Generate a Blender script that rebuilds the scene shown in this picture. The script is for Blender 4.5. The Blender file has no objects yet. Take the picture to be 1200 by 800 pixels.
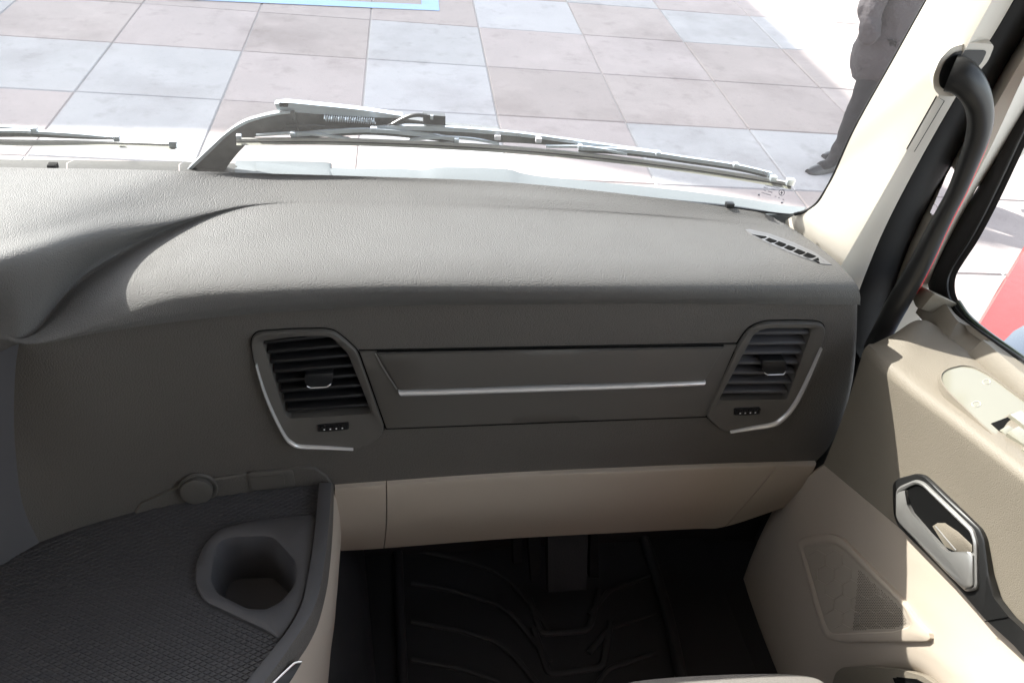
import bpy, bmesh, math, random
import numpy as np
from mathutils import Vector, Matrix
random.seed(3)
sc = bpy.context.scene
COL = sc.collection

# ------------------------------------------------------------------ camera
def nrm(v):
    v = np.array(v, float); return v/np.linalg.norm(v)
FPX = 1000.0
_F = np.array([-128, -793, FPX]); _L = np.array([7023, 128, FPX]); _T = np.array([5497, -67, FPX])
_u = nrm(np.cross(_L, _F))
if _u[1] > 0: _u = -_u
_ex = nrm(_T - _u*(_T@_u)); _ey = np.cross(_u, _ex)
if _ey[2] < 0: _ey = -_ey
R = np.array([_ex, _ey, _u])                 # photo axes (right, down, forward) -> truck axes
CAM = np.array([0, 0, 2.6])
TILE_YAW = 0.0488
cam_d = bpy.data.cameras.new('camera'); cam = bpy.data.objects.new('camera', cam_d); COL.objects.link(cam)
M = Matrix.Identity(4)
for i in range(3):
    M[i][0] = R[i][0]; M[i][1] = -R[i][1]; M[i][2] = -R[i][2]; M[i][3] = CAM[i]
cam.matrix_world = M
cam_d.sensor_width = 36; cam_d.lens = 36*FPX/1200; cam_d.clip_start = .02; cam_d.clip_end = 600
sc.camera = cam

# ------------------------------------------------------------------ light
SUN = nrm([-.87, .87, 1.0])                  # towards the sun
elev = math.asin(SUN[2]); azim = math.atan2(SUN[0], SUN[1])
w = bpy.data.worlds.new('World'); sc.world = w; w.use_nodes = True
nt = w.node_tree; bg = nt.nodes['Background']
sky = nt.nodes.new('ShaderNodeTexSky'); sky.sky_type = 'NISHITA'; sky.sun_disc = False
sky.sun_elevation = elev; sky.sun_rotation = azim; sky.dust_density = 1.6; sky.air_density = 1.0
hs = nt.nodes.new('ShaderNodeHueSaturation'); hs.inputs['Saturation'].default_value = .38   # thin bright haze
nt.links.new(sky.outputs[0], hs.inputs['Color']); nt.links.new(hs.outputs[0], bg.inputs[0]); bg.inputs[1].default_value = .15
sl = bpy.data.lights.new('sun', 'SUN'); sl.energy = 4.0; sl.angle = math.radians(.5); sl.color = (1, .96, .90)
so = bpy.data.objects.new('sun', sl); COL.objects.link(so)
so.rotation_euler = Vector(SUN).to_track_quat('Z', 'Y').to_euler(); so.location = (-3, 8, 12)
sc.view_settings.view_transform = 'Standard'; sc.view_settings.look = 'None'
sc.view_settings.gamma = 1; sc.view_settings.use_curve_mapping = False
sc.view_settings.exposure = 2.45
sc.cycles.use_denoising = True
sc.cycles.max_bounces = 8; sc.cycles.diffuse_bounces = 5; sc.cycles.transparent_max_bounces = 16
sc.cycles.caustics_reflective = False; sc.cycles.caustics_refractive = False
sc.cycles.sample_clamp_indirect = 6

# ------------------------------------------------------------------ pixel -> point on a real surface
def ray(x, y): return R @ nrm([x-600, y-400, FPX])
def P(x, y, X=None, Y=None, Z=None):
    d = ray(x, y)
    t = (X-CAM[0])/d[0] if X is not None else (Y-CAM[1])/d[1] if Y is not None else (Z-CAM[2])/d[2]
    return CAM + t*d
def solve(x, y, fn, t0=.3, t1=3.0):          # first zero of fn along the ray
    d = ray(x, y); n = 60; pt = t0; pf = fn(CAM+t0*d)
    for i in range(1, n+1):
        t = t0+(t1-t0)*i/n; f = fn(CAM+t*d)
        if pf < 0 <= f:
            a, b = pt, t
            for _ in range(30):
                m = (a+b)/2
                if fn(CAM+m*d) < 0: a = m
                else: b = m
            return CAM+b*d
        pt, pf = t, f
    return CAM+t1*d
def crom(pts, n):
    """resample a polyline of n-D points with a Catmull-Rom spline, uniform per segment"""
    p = np.array(pts, float); k = len(p)
    out = []
    for j in range(n+1):
        s = j/n*(k-1); i = min(int(s), k-2); t = s-i
        p0 = p[i-1] if i > 0 else 2*p[0]-p[1]
        p3 = p[i+2] if i+2 < k else 2*p[-1]-p[-2]
        p1, p2 = p[i], p[i+1]
        out.append(.5*((2*p1)+(-p0+p2)*t+(2*p0-5*p1+4*p2-p3)*t*t+(-p0+3*p1-3*p2+p3)*t**3))
    return np.array(out)
def rounded(pts, r, seg=4, closed=True):
    """round every corner of an outline by about r"""
    p = [np.array(q, float) for q in pts]; out = []; n = len(p)
    for i in range(n):
        if not closed and i in (0, n-1): out.append(p[i]); continue
        a, b, c = p[i-1], p[i], p[(i+1) % n]
        ra = min(r, np.linalg.norm(a-b)*.45); rc = min(r, np.linalg.norm(c-b)*.45)
        s = b+(a-b)/max(1e-9, np.linalg.norm(a-b))*ra; e = b+(c-b)/max(1e-9, np.linalg.norm(c-b))*rc
        for k in range(seg+1):
            t = k/seg; out.append((1-t)**2*s+2*t*(1-t)*b+t*t*e)
    return out
def polar(outline, c, n=120):
    """resample a star-shaped outline at equal angles round c"""
    p = np.array(outline, float)-np.array(c); q = np.roll(p, -1, 0); out = []
    for k in range(n):
        a = 2*math.pi*k/n; d = np.array([math.cos(a), math.sin(a)]); best = 0
        for u, v in zip(p, q):
            e = v-u; den = d[0]*e[1]-d[1]*e[0]
            if abs(den) < 1e-12: continue
            t = (u[0]*e[1]-u[1]*e[0])/den; s = (u[0]*d[1]-u[1]*d[0])/den
            if t > 0 and -1e-6 <= s <= 1+1e-6: best = max(best, t)
        out.append(np.array(c)+best*d)
    return out
def inside(pt, poly):
    x, y = pt; r = False; j = len(poly)-1
    for i in range(len(poly)):
        xi, yi = poly[i][:2]; xj, yj = poly[j][:2]
        if (yi > y) != (yj > y) and x < (xj-xi)*(y-yi)/(yj-yi)+xi: r = not r
        j = i
    return r
def grow(outline, d):
    c = np.mean(np.array(outline, float), 0); out = []; n = len(outline)
    p = [np.array(q, float) for q in outline]
    for i in range(n):
        e = p[(i+1) % n]-p[i-1]; nn = np.array([e[1], -e[0]]); l = np.linalg.norm(nn)
        if l < 1e-9: out.append(p[i]); continue
        nn /= l
        out.append(p[i]+nn*d)
    A = lambda o: abs(sum(o[i-1][0]*o[i][1]-o[i][0]*o[i-1][1] for i in range(len(o))))
    if (A(out) > A(p)) != (d > 0): out = [2*p[i]-out[i] for i in range(n)]
    return out

# ------------------------------------------------------------------ objects
def tag(o, label=None, cat=None, group=None, kind=None):
    if label: o['label'] = label
    if cat: o['category'] = cat
    if group: o['group'] = group
    if kind: o['kind'] = kind
    return o
def link(name, me, mats, parent=None, smooth=True):
    if not isinstance(mats, (list, tuple)): mats = [mats]
    for m in mats: me.materials.append(m)
    if smooth:
        me.polygons.foreach_set('use_smooth', [True]*len(me.polygons))
        try: me.set_sharp_from_angle(angle=math.radians(42))
        except Exception: pass
    o = bpy.data.objects.new(name, me); COL.objects.link(o)
    if parent: o.parent = parent; o.matrix_parent_inverse = parent.matrix_world.inverted()
    return o
def empty(name, loc, label, cat, group=None):
    o = bpy.data.objects.new(name, None); COL.objects.link(o); o.location = [float(v) for v in loc]; o.empty_display_size = .05
    o.matrix_world = Matrix.Translation(o.location)
    return tag(o, label, cat, group)
class MB:
    def __init__(s): s.v = []; s.f = []; s.m = []
    def add(s, v, f, m=0):
        b = len(s.v); s.v += [tuple(float(c) for c in p) for p in v]; s.f += [tuple(b+i for i in q) for q in f]; s.m += [m]*len(f); return s
    def grid(s, rows, m=0, closed=False, keep=None):
        r = len(rows); c = len(rows[0]); v = [p for q in rows for p in q]; f = []
        for i in range(r-1):
            for j in range(c if closed else c-1):
                a, b, d, e = i*c+j, i*c+(j+1) % c, (i+1)*c+(j+1) % c, (i+1)*c+j
                if keep is None or keep(i, j, (np.array(v[a])+np.array(v[d]))/2): f.append((a, b, d, e))
        return s.add(v, f, m)
    def tube(s, path, rad, n=10, m=0, cap=True, flat=1.0, up=(0, 0, 1)):
        path = [np.array(p, float) for p in path]; k = len(path); rows = []
        if np.isscalar(rad): rad = [rad]*k
        a = None
        for i in range(k):
            t = nrm(path[min(i+1, k-1)]-path[max(i-1, 0)])
            if a is None:
                a = np.cross(t, up); a = nrm(a) if np.linalg.norm(a) > .05 else nrm(np.cross(t, (1, .3, 0)))
            else: a = nrm(a-t*(a@t))
            b = np.cross(a, t)
            rows.append([path[i]+rad[i]*(a*math.cos(2*math.pi*j/n)+flat*b*math.sin(2*math.pi*j/n)) for j in range(n)])
        b0 = len(s.v); s.grid(rows, m, closed=True)
        if cap: s.add(rows[0], [tuple(range(n))], m); s.add(rows[-1], [tuple(range(n-1, -1, -1))], m)
        return s
    def box(s, c, h, ax=None, m=0):
        c = np.array(c, float); A = np.eye(3) if ax is None else np.array(ax)
        v = [c+A.T@(np.array([x, y, z])*np.array(h)) for x in (-1, 1) for y in (-1, 1) for z in (-1, 1)]
        return s.add(v, [(0, 1, 3, 2), (4, 6, 7, 5), (0, 4, 5, 1), (2, 3, 7, 6), (0, 2, 6, 4), (1, 5, 7, 3)], m)
    def build(s, name, mats, parent=None, bevel=0, smooth=True, weld=True, seg=2):
        bm = bmesh.new(); vs = [bm.verts.new(p) for p in s.v]
        for q, m in zip(s.f, s.m):
            try: fc = bm.faces.new([vs[i] for i in q]); fc.material_index = m
            except ValueError: pass
        if weld: bmesh.ops.remove_doubles(bm, verts=bm.verts, dist=1e-5)
        bmesh.ops.recalc_face_normals(bm, faces=bm.faces)
        if bevel:
            es = [e for e in bm.edges if len(e.link_faces) == 2 and e.calc_face_angle(0) > .5]
            bmesh.ops.bevel(bm, geom=es, offset=bevel, segments=seg, profile=.6, affect='EDGES', clamp_overlap=True)
        me = bpy.data.meshes.new(name); bm.to_mesh(me); bm.free()
        return link(name, me, mats, parent, smooth)
def slab(outline, hit, normal, top, bottom, mb=None, m=0, inset=0.0, rings=0):
    """solid plate: outline of photo points laid on a surface, from bottom to top along normal"""
    mb = mb or MB(); nv = np.array(normal, float); pts = [hit(*q) for q in outline]; n = len(pts)
    c = np.mean(pts, 0)
    up = [p+nv*top for p in pts]; lo = [p+nv*bottom for p in pts]
    if inset:
        in_ = [u+(c-u)/max(1e-6, np.linalg.norm(c-u))*inset for u in up]; mid = [u-nv*inset*.8 for u in up]
        mb.grid([lo, mid, in_], m, closed=True); last = in_
        if not rings: mb.add(in_, [tuple(range(n))], m)
    else:
        mb.grid([lo, up], m, closed=True); last = up
        if not rings: mb.add(up, [tuple(range(n))], m)
    if rings:
        oc = np.mean(np.array(outline, float), 0); rr = [last]
        for k in range(1, rings): rr.append([hit(*(oc+(np.array(q)-oc)*(1-k/rings)*.985))+nv*top for q in outline])
        mb.grid(rr, m, closed=True); mb.add(rr[-1], [tuple(range(n))], m)
    else: mb.add(lo, [tuple(range(n-1, -1, -1))], m)
    return mb
def densify(o, d=12):
    out = []
    for i in range(len(o)):
        a, b = np.array(o[i], float), np.array(o[(i+1) % len(o)], float); k = max(1, int(np.linalg.norm(b-a)/d))
        out += [a+(b-a)*j/k for j in range(k)]
    return out
def ringloft(rings, hit, normal, centre, n=120, mb=None, m=0, cap=False):
    """rings: list of (photo outline, offset along normal)"""
    mb = mb or MB(); nv = np.array(normal, float); rows = []
    for o, off in rings: rows.append([hit(*q)+nv*off for q in polar(o, centre, n)])
    mb.grid(rows, m, closed=True)
    if cap: mb.add(rows[-1], [tuple(range(n))], m)
    return mb

# ------------------------------------------------------------------ materials
def mat(name, col, rough=.6, spec=.5, metal=0, grain=0, gscale=500, gdist=.001, var=.06, vscale=8, kind='cell', coat=0):
    m = bpy.data.materials.new(name); m.use_nodes = True; t = m.node_tree; b = t.nodes['Principled BSDF']
    b.inputs['Roughness'].default_value = rough; b.inputs['Metallic'].default_value = metal
    b.inputs['Specular IOR Level'].default_value = spec; b.inputs['Coat Weight'].default_value = coat
    co = t.nodes.new('ShaderNodeTexCoord')
    nz = t.nodes.new('ShaderNodeTexNoise'); nz.inputs['Scale'].default_value = vscale; nz.inputs['Detail'].default_value = 6
    t.links.new(co.outputs['Object'], nz.inputs['Vector'])
    mx = t.nodes.new('ShaderNodeMix'); mx.data_type = 'RGBA'
    mx.inputs[6].default_value = (*[c*(1-var) for c in col], 1); mx.inputs[7].default_value = (*[c*(1+var) for c in col], 1)
    t.links.new(nz.outputs['Fac'], mx.inputs[0]); t.links.new(mx.outputs[2], b.inputs['Base Color'])
    if rough > .15:
        mr = t.nodes.new('ShaderNodeMapRange'); mr.inputs[3].default_value = rough-.07; mr.inputs[4].default_value = rough+.07
        nz2 = t.nodes.new('ShaderNodeTexNoise'); nz2.inputs['Scale'].default_value = vscale*3; nz2.inputs['Detail'].default_value = 4
        t.links.new(co.outputs['Object'], nz2.inputs['Vector']); t.links.new(nz2.outputs['Fac'], mr.inputs[0]); t.links.new(mr.outputs[0], b.inputs['Roughness'])
    if grain:
        bp = t.nodes.new('ShaderNodeBump'); bp.inputs['Strength'].default_value = grain; bp.inputs['Distance'].default_value = gdist
        if kind == 'cell':
            v = t.nodes.new('ShaderNodeTexVoronoi'); v.feature = 'SMOOTH_F1'; v.inputs['Scale'].default_value = gscale; v.inputs['Smoothness'].default_value = .4
            wn = t.nodes.new('ShaderNodeTexNoise'); wn.inputs['Scale'].default_value = gscale*.45; wn.inputs['Detail'].default_value = 2
            t.links.new(co.outputs['Object'], wn.inputs['Vector'])
            ad = t.nodes.new('ShaderNodeVectorMath'); ad.operation = 'MULTIPLY_ADD'; ad.inputs[1].default_value = (.0004,)*3
            t.links.new(wn.outputs['Color'], ad.inputs[0]); t.links.new(co.outputs['Object'], ad.inputs[2]); t.links.new(ad.outputs[0], v.inputs['Vector'])
            t.links.new(v.outputs['Distance'], bp.inputs['Height']); bp.invert = True
        else:
            v = t.nodes.new('ShaderNodeTexNoise'); v.inputs['Scale'].default_value = gscale; v.inputs['Detail'].default_value = 5
            t.links.new(co.outputs['Object'], v.inputs['Vector']); t.links.new(v.outputs['Fac'], bp.inputs['Height'])
        t.links.new(bp.outputs[0], b.inputs['Normal'])
    return m
def glass(name, tint, refl=.07, haze=.02, dirt=0, film=False):
    m = bpy.data.materials.new(name); m.use_nodes = True; t = m.node_tree; t.nodes.clear()
    out = t.nodes.new('ShaderNodeOutputMaterial'); tr = t.nodes.new('ShaderNodeBsdfTransparent'); tr.inputs[0].default_value = (*tint, 1)
    gl = t.nodes.new('ShaderNodeBsdfGlossy'); gl.inputs['Roughness'].default_value = .02
    fr = t.nodes.new('ShaderNodeFresnel'); fr.inputs[0].default_value = 1.3
    ml = t.nodes.new('ShaderNodeMath'); ml.operation = 'MULTIPLY'; ml.inputs[1].default_value = refl*10
    m1 = t.nodes.new('ShaderNodeMixShader'); t.links.new(fr.outputs[0], ml.inputs[0]); t.links.new(ml.outputs[0], m1.inputs[0])
    t.links.new(tr.outputs[0], m1.inputs[1]); t.links.new(gl.outputs[0], m1.inputs[2])
    df = t.nodes.new('ShaderNodeBsdfTranslucent'); df.inputs[0].default_value = (.85, .84, .82, 1)   # dust film scattering the sun
    m2 = t.nodes.new('ShaderNodeMixShader'); m2.inputs[0].default_value = haze
    t.links.new(m1.outputs[0], m2.inputs[1]); t.links.new(df.outputs[0], m2.inputs[2])
    if dirt:
        co = t.nodes.new('ShaderNodeTexCoord'); nz = t.nodes.new('ShaderNodeTexNoise'); nz.inputs['Scale'].default_value = 7 if film else 260; nz.inputs['Detail'].default_value = 12 if film else 3; nz.inputs['Roughness'].default_value = .72 if film else .5
        mr = t.nodes.new('ShaderNodeMapRange'); mr.inputs[1].default_value = .45 if film else .66; mr.inputs[2].default_value = .8 if film else .74; mr.inputs[3].default_value = haze; mr.inputs[4].default_value = dirt
        t.links.new(co.outputs['Object'], nz.inputs['Vector']); t.links.new(nz.outputs['Fac'], mr.inputs[0]); t.links.new(mr.outputs[0], m2.inputs[0])
    t.links.new(m2.outputs[0], out.inputs[0]); return m
DASH = mat('dash_skin', (.124, .121, .117), .58, .4, grain=.75, gscale=700, gdist=.0010, var=.09, vscale=14)
PANEL = mat('panel_skin', (.100, .092, .083), .58, .45, grain=.7, gscale=540, gdist=.0010, var=.08)
SMOOTHP = mat('panel_plain', (.098, .091, .082), .5, .5, grain=.12, gscale=1200, gdist=.0004, kind='noise')
GREY = mat('grey_plastic', (.085, .083, .088), .5, .5, grain=.15, gscale=1400, gdist=.0004, kind='noise')
GRILLE = mat('grille_grey', (.16, .16, .165), .42, .6, var=.04)
BLACK = mat('black_plastic', (.012, .012, .013), .42, .5, grain=.1, gscale=900, gdist=.0004, kind='noise')
RUBBER = mat('black_rubber', (.014, .014, .014), .62, .35, grain=.15, gscale=500, gdist=.0006, kind='noise')
GLOSSB = mat('gloss_black', (.014, .014, .014), .36, .5, var=.05)
GAP = mat('gap_shadow', (.006, .006, .006), .9, .1)
CHROME = mat('satin_chrome', (.84, .83, .82), .22, .5, metal=.5, var=.03)
SILVER = mat('brushed_silver', (.40, .395, .38), .34, .5, metal=.6, grain=.1, gscale=700, gdist=.0003, kind='noise', var=.05)
BEIGE = mat('beige_plastic', (.47, .405, .335), .55, .4, grain=.2, gscale=900, gdist=.0006, kind='noise', var=.04)
BEIGEL = mat('pale_beige_trim', (.62, .575, .505), .6, .35, grain=.15, gscale=900, gdist=.0005, kind='noise', var=.03)
BROWN = mat('taupe_door_skin', (.208, .182, .144), .55, .45, grain=.5, gscale=800, gdist=.0007, var=.05)
PLATE = mat('switch_plate', (.25, .24, .19), .12, .6, var=.05)
SEATF = mat('seat_cloth', (.23, .215, .2), .9, .2, grain=.8, gscale=900, gdist=.002, kind='noise', var=.2, vscale=350)
MATM = mat('mat_rubber', (.054, .052, .056), .5, .5, grain=.2, gscale=700, gdist=.0005, kind='noise', var=.12)
FLOORM = mat('floor_rubber', (.022, .022, .024), .5, .5, grain=.3, gscale=300, gdist=.001, kind='noise', var=.2)
LINING = mat('pale_lining', (.68, .64, .58), .85, .2, grain=.3, gscale=400, gdist=.001, kind='noise')
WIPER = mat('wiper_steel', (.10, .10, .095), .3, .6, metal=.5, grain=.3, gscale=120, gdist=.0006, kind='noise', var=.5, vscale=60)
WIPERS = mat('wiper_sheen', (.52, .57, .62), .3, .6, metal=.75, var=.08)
FRIT = mat('scuttle_grey', (.085, .095, .102), .8, .2, var=.05)
WHITEP = mat('white_ink', (.8, .8, .8), .5)
BLUEP = mat('blue_paint', (.19, .31, .50), .7, .3, var=.08, vscale=4)
REDP = mat('red_paint', (.22, .014, .010), .4, .4, coat=.2, var=.03)
WSG = glass('windshield_glass', (.92, .94, .93), .05, .014, dirt=.026, film=True)
SDG = glass('side_glass', (.84, .87, .87), .05, .003, dirt=.10)
TRANSL = mat('ink_grey', (.12, .12, .14), .6)

# ------------------------------------------------------------------ outside: ground and paving
cu, su = math.cos(TILE_YAW), math.sin(TILE_YAW)
def TL(u, v, z=0): return np.array([u*cu+v*su, -u*su+v*cu, z])     # tile axes -> truck axes
def paving_mat(name, col, var=.10):
    m = mat(name, col, .85, .25, grain=.35, gscale=70, gdist=.004, kind='noise', var=var, vscale=2.2)
    t = m.node_tree; bsdf = t.nodes['Principled BSDF']; old = bsdf.inputs['Base Color'].links[0].from_socket
    geo = t.nodes.new('ShaderNodeNewGeometry'); cur = old
    for sc_, lo, hi, colr_, detail in ((.9, .50, .68, (.80, .78, .78), 8), (4.5, .56, .74, (.80, .78, .78), 10), (26, .58, .75, (.84, .83, .83), 6), (1.7, .52, .75, (1.12, 1.12, 1.12), 8)):
        n_ = t.nodes.new('ShaderNodeTexNoise'); n_.inputs['Scale'].default_value = sc_; n_.inputs['Detail'].default_value = detail; n_.inputs['Roughness'].default_value = .62
        t.links.new(geo.outputs['Position'], n_.inputs['Vector'])
        r_ = t.nodes.new('ShaderNodeMapRange'); r_.inputs[1].default_value = lo; r_.inputs[2].default_value = hi; t.links.new(n_.outputs['Fac'], r_.inputs[0])
        x_ = t.nodes.new('ShaderNodeMix'); x_.data_type = 'RGBA'; x_.blend_type = 'MULTIPLY'; x_.inputs[7].default_value = (*colr_, 1)
        t.links.new(r_.outputs[0], x_.inputs[0]); t.links.new(cur, x_.inputs[6]); cur = x_.outputs[2]
    t.links.new(cur, bsdf.inputs['Base Color'])
    return m
PINK = [paving_mat('paving_pinkish_%d' % i, c) for i, c in enumerate([(.252, .220, .210), (.234, .203, .193), (.262, .229, .222)])]
PALE = [paving_mat('paving_pale_%d' % i, c) for i, c in enumerate([(.274, .270, .275), (.287, .282, .288), (.262, .258, .261)])]
JOINT = mat('joint_sand', (.27, .255, .25), .95, .1, grain=.5, gscale=60, gdist=.003, kind='noise')
g = MB(); S = 260
g.add([(-S, -S, -.009), (S, -S, -.009), (S, S, -.009), (-S, S, -.009)], [(0, 1, 2, 3)])
ground = g.build('ground', JOINT); tag(ground, 'pale joint bed under the paving slabs', 'ground', kind='structure')
pave = empty('pavement', (0, 6, 0), 'square of large pinkish and pale grey paving slabs in front of the windscreen', 'pavement'); tag(pave, kind='structure')
pattern = {(0, 0): 1, (0, 1): 1, (0, -1): 1, (0, 2): 0, (0, 3): 0, (1, 0): 0, (1, 1): 0, (1, -1): 0, (1, 2): 1, (2, 0): 0, (2, 1): 0, (2, 2): 0, (2, -1): 1, (2, -2): 0,
           (3, 2): 1, (3, 1): 0, (3, 0): 0, (3, -1): 1, (4, 0): 0, (4, -1): 0, (4, -2): 0, (-1, 2): 0, (-1, 1): 0, (-1, 0): 0, (-1, -1): 0, (-2, 1): 0, (-2, 0): 1, (-2, -1): 1,
           (-3, 0): 1, (-3, 1): 0, (-3, -1): 0, (-2, 2): 0, (-3, 2): 0, (-4, 1): 1, (-4, 0): 0}
def tile_mesh():
    bm = bmesh.new(); bmesh.ops.create_cube(bm, size=1)
    for v in bm.verts: v.co = Vector((v.co.x*.992, v.co.y*.992, v.co.z*.06-.03))
    bmesh.ops.bevel(bm, geom=[e for e in bm.edges if all(v.co.z > -.01 for v in e.verts)], offset=.008, segments=1, affect='EDGES')
    me = bpy.data.meshes.new('tile'); bm.to_mesh(me); bm.free(); return me
tms = {}
U0, V0 = -.235, 6.085        # corner of slab (0, 0) in tile axes
rng = random.Random(5)
for i in range(-6, 9):
    for j in range(-4, 7):
        k = pattern.get((i, j)); k = rng.choice([0, 0, 1]) if k is None else k
        mm = (PALE if k else PINK)[rng.randrange(3)]
        if mm.name not in tms: tms[mm.name] = tile_mesh(); tms[mm.name].materials.append(mm)
        o = bpy.data.objects.new('tile', tms[mm.name]); COL.objects.link(o); o.parent = pave
        c = TL(U0+i+.5, V0+j+.5, rng.uniform(-.002, .002))
        o.location = c-np.array([0, 6, 0]); o.rotation_euler = (rng.uniform(-.002, .002), rng.uniform(-.002, .002), -TILE_YAW)
far = MB()
for (x0, x1, y0, y1) in ((-60, 60, 13.1, 90), (-60, 60, -20, 2.06), (-60, -6.25, 2.06, 13.1), (8.8, 60, 2.06, 13.1)):
    far.add([TL(x0, y0, -.004), TL(x1, y0, -.004), TL(x1, y1, -.004), TL(x0, y1, -.004)], [(0, 1, 2, 3)])
fo = far.build('apron', paving_mat('apron_concrete', (.44, .43, .42)), smooth=False); tag(fo, 'pale concrete apron around the slabs', 'apron', kind='structure')
# blue painted outline
bc = P(515, 13, Z=.004); bw = .17
pb = MB()
def quadb(a, b, c, d): pb.add([p+np.array([0, 0, .006]) for p in (a, b, c, d)], [(0, 1, 2, 3)])
du = TL(1, 0); dv = TL(0, 1); b0 = np.array([bc[0], bc[1], 0])
du2 = nrm(P(515, 13, Z=0)-P(300, 3.5, Z=0))
quadb(b0-du2*3.4, b0, b0+dv*bw, b0-du2*3.4+dv*bw)
quadb(b0-du2*bw+dv*bw, b0+dv*bw, b0+dv*2.4, b0-du2*bw+dv*2.4)
quadb(b0-du2*3.4+dv*bw, b0-du2*(3.4-bw)+dv*bw, b0-du2*(3.4-bw)+dv*2.4, b0-du2*3.4+dv*2.4)
quadb(b0-du2*3.4+dv*2.4, b0+dv*2.4, b0+dv*(2.4+bw), b0-du2*3.4+dv*(2.4+bw))
pbo = pb.build('painted_outline', BLUEP, pave, smooth=False)

# unseen roof added ahead of the truck, its outline fitted to the paving's shade
H = 10.0; sh = SUN/SUN[2]*H
def lift(p): return np.array([p[0]+sh[0], p[1]+sh[1], H])
e1, e2, e3 = P(60, 148, Z=0), P(893, 233, Z=0), P(1000, 120, Z=0)
dirb = nrm(e1-e2); dirr = nrm(P(875, 0, Z=0)-e3)
tt = np.linalg.solve(np.array([[dirb[0], -dirr[0]], [dirb[1], -dirr[1]]]), (e3-e2)[:2]); corner = e2+dirb*tt[0]
ev = P(520, 159, Z=0); dirb = nrm(ev-e2); dirl = nrm(e1-ev)
tt = np.linalg.solve(np.array([[dirb[0], -dirr[0]], [dirb[1], -dirr[1]]]), (e3-e2)[:2]); corner = e2+dirb*tt[0]
cn = [corner, ev, ev+dirl*11, ev+dirl*11+dirr*11, corner+dirr*10]
can = empty('canopy', lift(cn[0])*np.array([1, 1, 0]), 'flat steel canopy on posts ahead of the truck', 'canopy')
mb = MB(); top = [lift(p)+np.array([0, 0, .05]) for p in cn]; bot = [lift(p) for p in cn]
mb.add(bot+top, [(4, 3, 2, 1, 0), (5, 6, 7, 8, 9), (0, 1, 6, 5), (1, 2, 7, 6), (2, 3, 8, 7), (3, 4, 9, 8), (4, 0, 5, 9)])
mb.build('roof', mat('canopy_steel', (.55, .56, .57), .5, .4), can, smooth=False)
cc = np.mean([lift(p) for p in cn], 0)
for p in bot[:]:
    q = p+(cc-p)*.04
    MB().tube([(q[0], q[1], -.02), (q[0], q[1], H+.02)], .12, 12).build('post', bpy.data.materials['canopy_steel'], can)

# ------------------------------------------------------------------ cab shell
def struct_box(name, c, h, m, label):
    o = MB().box(c, h).build(name, m, smooth=False); return tag(o, label, name.split('_')[-1], kind='structure')
ZF = 1.16
struct_box('cab_floor', (-.4, -.25, ZF-.06), (1.32, 1.55, .05), FLOORM, 'dark cab floor')
struct_box('cab_ceiling', (-.4, -.27, 3.2), (1.36, 1.33, .03), LINING, 'pale cab ceiling lining')
struct_box('cab_rear_wall', (-.4, -1.6, 2.15), (1.36, .03, 1.02), LINING, 'pale rear wall of the cab')
struct_box('cab_bulkhead', (-.4, 1.13, 1.50), (1.28, .015, .40), FLOORM, 'dark bulkhead under the dashboard')
struct_box('cab_left_wall', (-1.74, -.4, 1.63), (.03, 1.3, .53), LINING, 'lower left wall of the cab')
struct_box('cab_left_rear_wall', (-1.74, -.9, 2.67), (.03, .7, .51), LINING, 'rear left wall of the cab')
struct_box('cab_left_front_wall', (-1.74, .88, 2.67), (.03, .16, .51), LINING, 'left wall of the cab ahead of the window')
struct_box('cab_left_header', (-1.74, .26, 2.99), (.03, .46, .19), LINING, 'left wall of the cab above the window')
struct_box('cab_right_header', (.95, .32, 3.0), (.03, .72, .18), LINING, 'right wall of the cab above the door window')
struct_box('cab_front_header', (-.45, 1.0, 3.05), (1.3, .03, .14), LINING, 'front header above the windscreen')
struct_box('cab_right_rear_wall', (.94, -1.0, 2.15), (.03, .6, 1.02), LINING, 'right wall of the cab behind the door')

struct_box('cab_kick_wall', (.885, .98, 1.42), (.02, .30, .32), FLOORM, 'dark side wall of the footwell')
# ------------------------------------------------------------------ windscreen
def wsY(X, Z): return 1.135-.115*max(0., (X-.05)/.62)**2-.115*max(0., (-.85-X)/.62)**2-.13*(Z-2.03)
def ws_hit(x, y, off=0.0): return solve(x, y, lambda p: p[1]-(wsY(p[0], p[2])+off))
wsr = empty('windscreen', (0, 1.13, 2.0), 'large clear windscreen behind the dashboard, slightly dusty, with a dark rubber rim', 'windscreen')
edge_px = [(868, 249), (905, 251), (930, 250.5), (945, 246), (957, 237), (967, 222), (977, 203), (1000, 152), (1042, 77), (1085, 0)]
edge3 = [ws_hit(*q) for q in edge_px]
dirE = nrm(edge3[-1]-edge3[-2])
def edgeX(Z):
    e = edge3
    if Z > e[-1][2]: return e[-1][0]+(Z-e[-1][2])*dirE[0]/dirE[2]
    for a, b in zip(e, e[1:]):
        if a[2] <= Z <= b[2]: return a[0]+(b[0]-a[0])*(Z-a[2])/max(1e-6, b[2]-a[2])
    return e[3][0]
rows = []
zs = list(np.linspace(1.985, 2.3, 22))+list(np.linspace(2.34, 3.17, 12))
for z in zs:
    xr = edgeX(z) if z > edge3[3][2] else edge3[3][0]-.012*(edge3[3][2]-z)/.02
    xs = [-1.62+(xr+1.62)*(1-(1-k/70)**1.35) for k in range(71)]
    rows.append([(x, wsY(x, z), z) for x in xs])
MB().grid(rows).build('pane', WSG, wsr)
# rubber rim along the right edge
rim = [np.array(p)+np.array([0, -.002, 0]) for p in crom(edge3[2:], 40)]
rim += [rim[-1]+dirE*.35*(k/6) for k in range(1, 7)]
MB().tube(rim, .0026, 6).build('rubber_seal', RUBBER, wsr)
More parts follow.
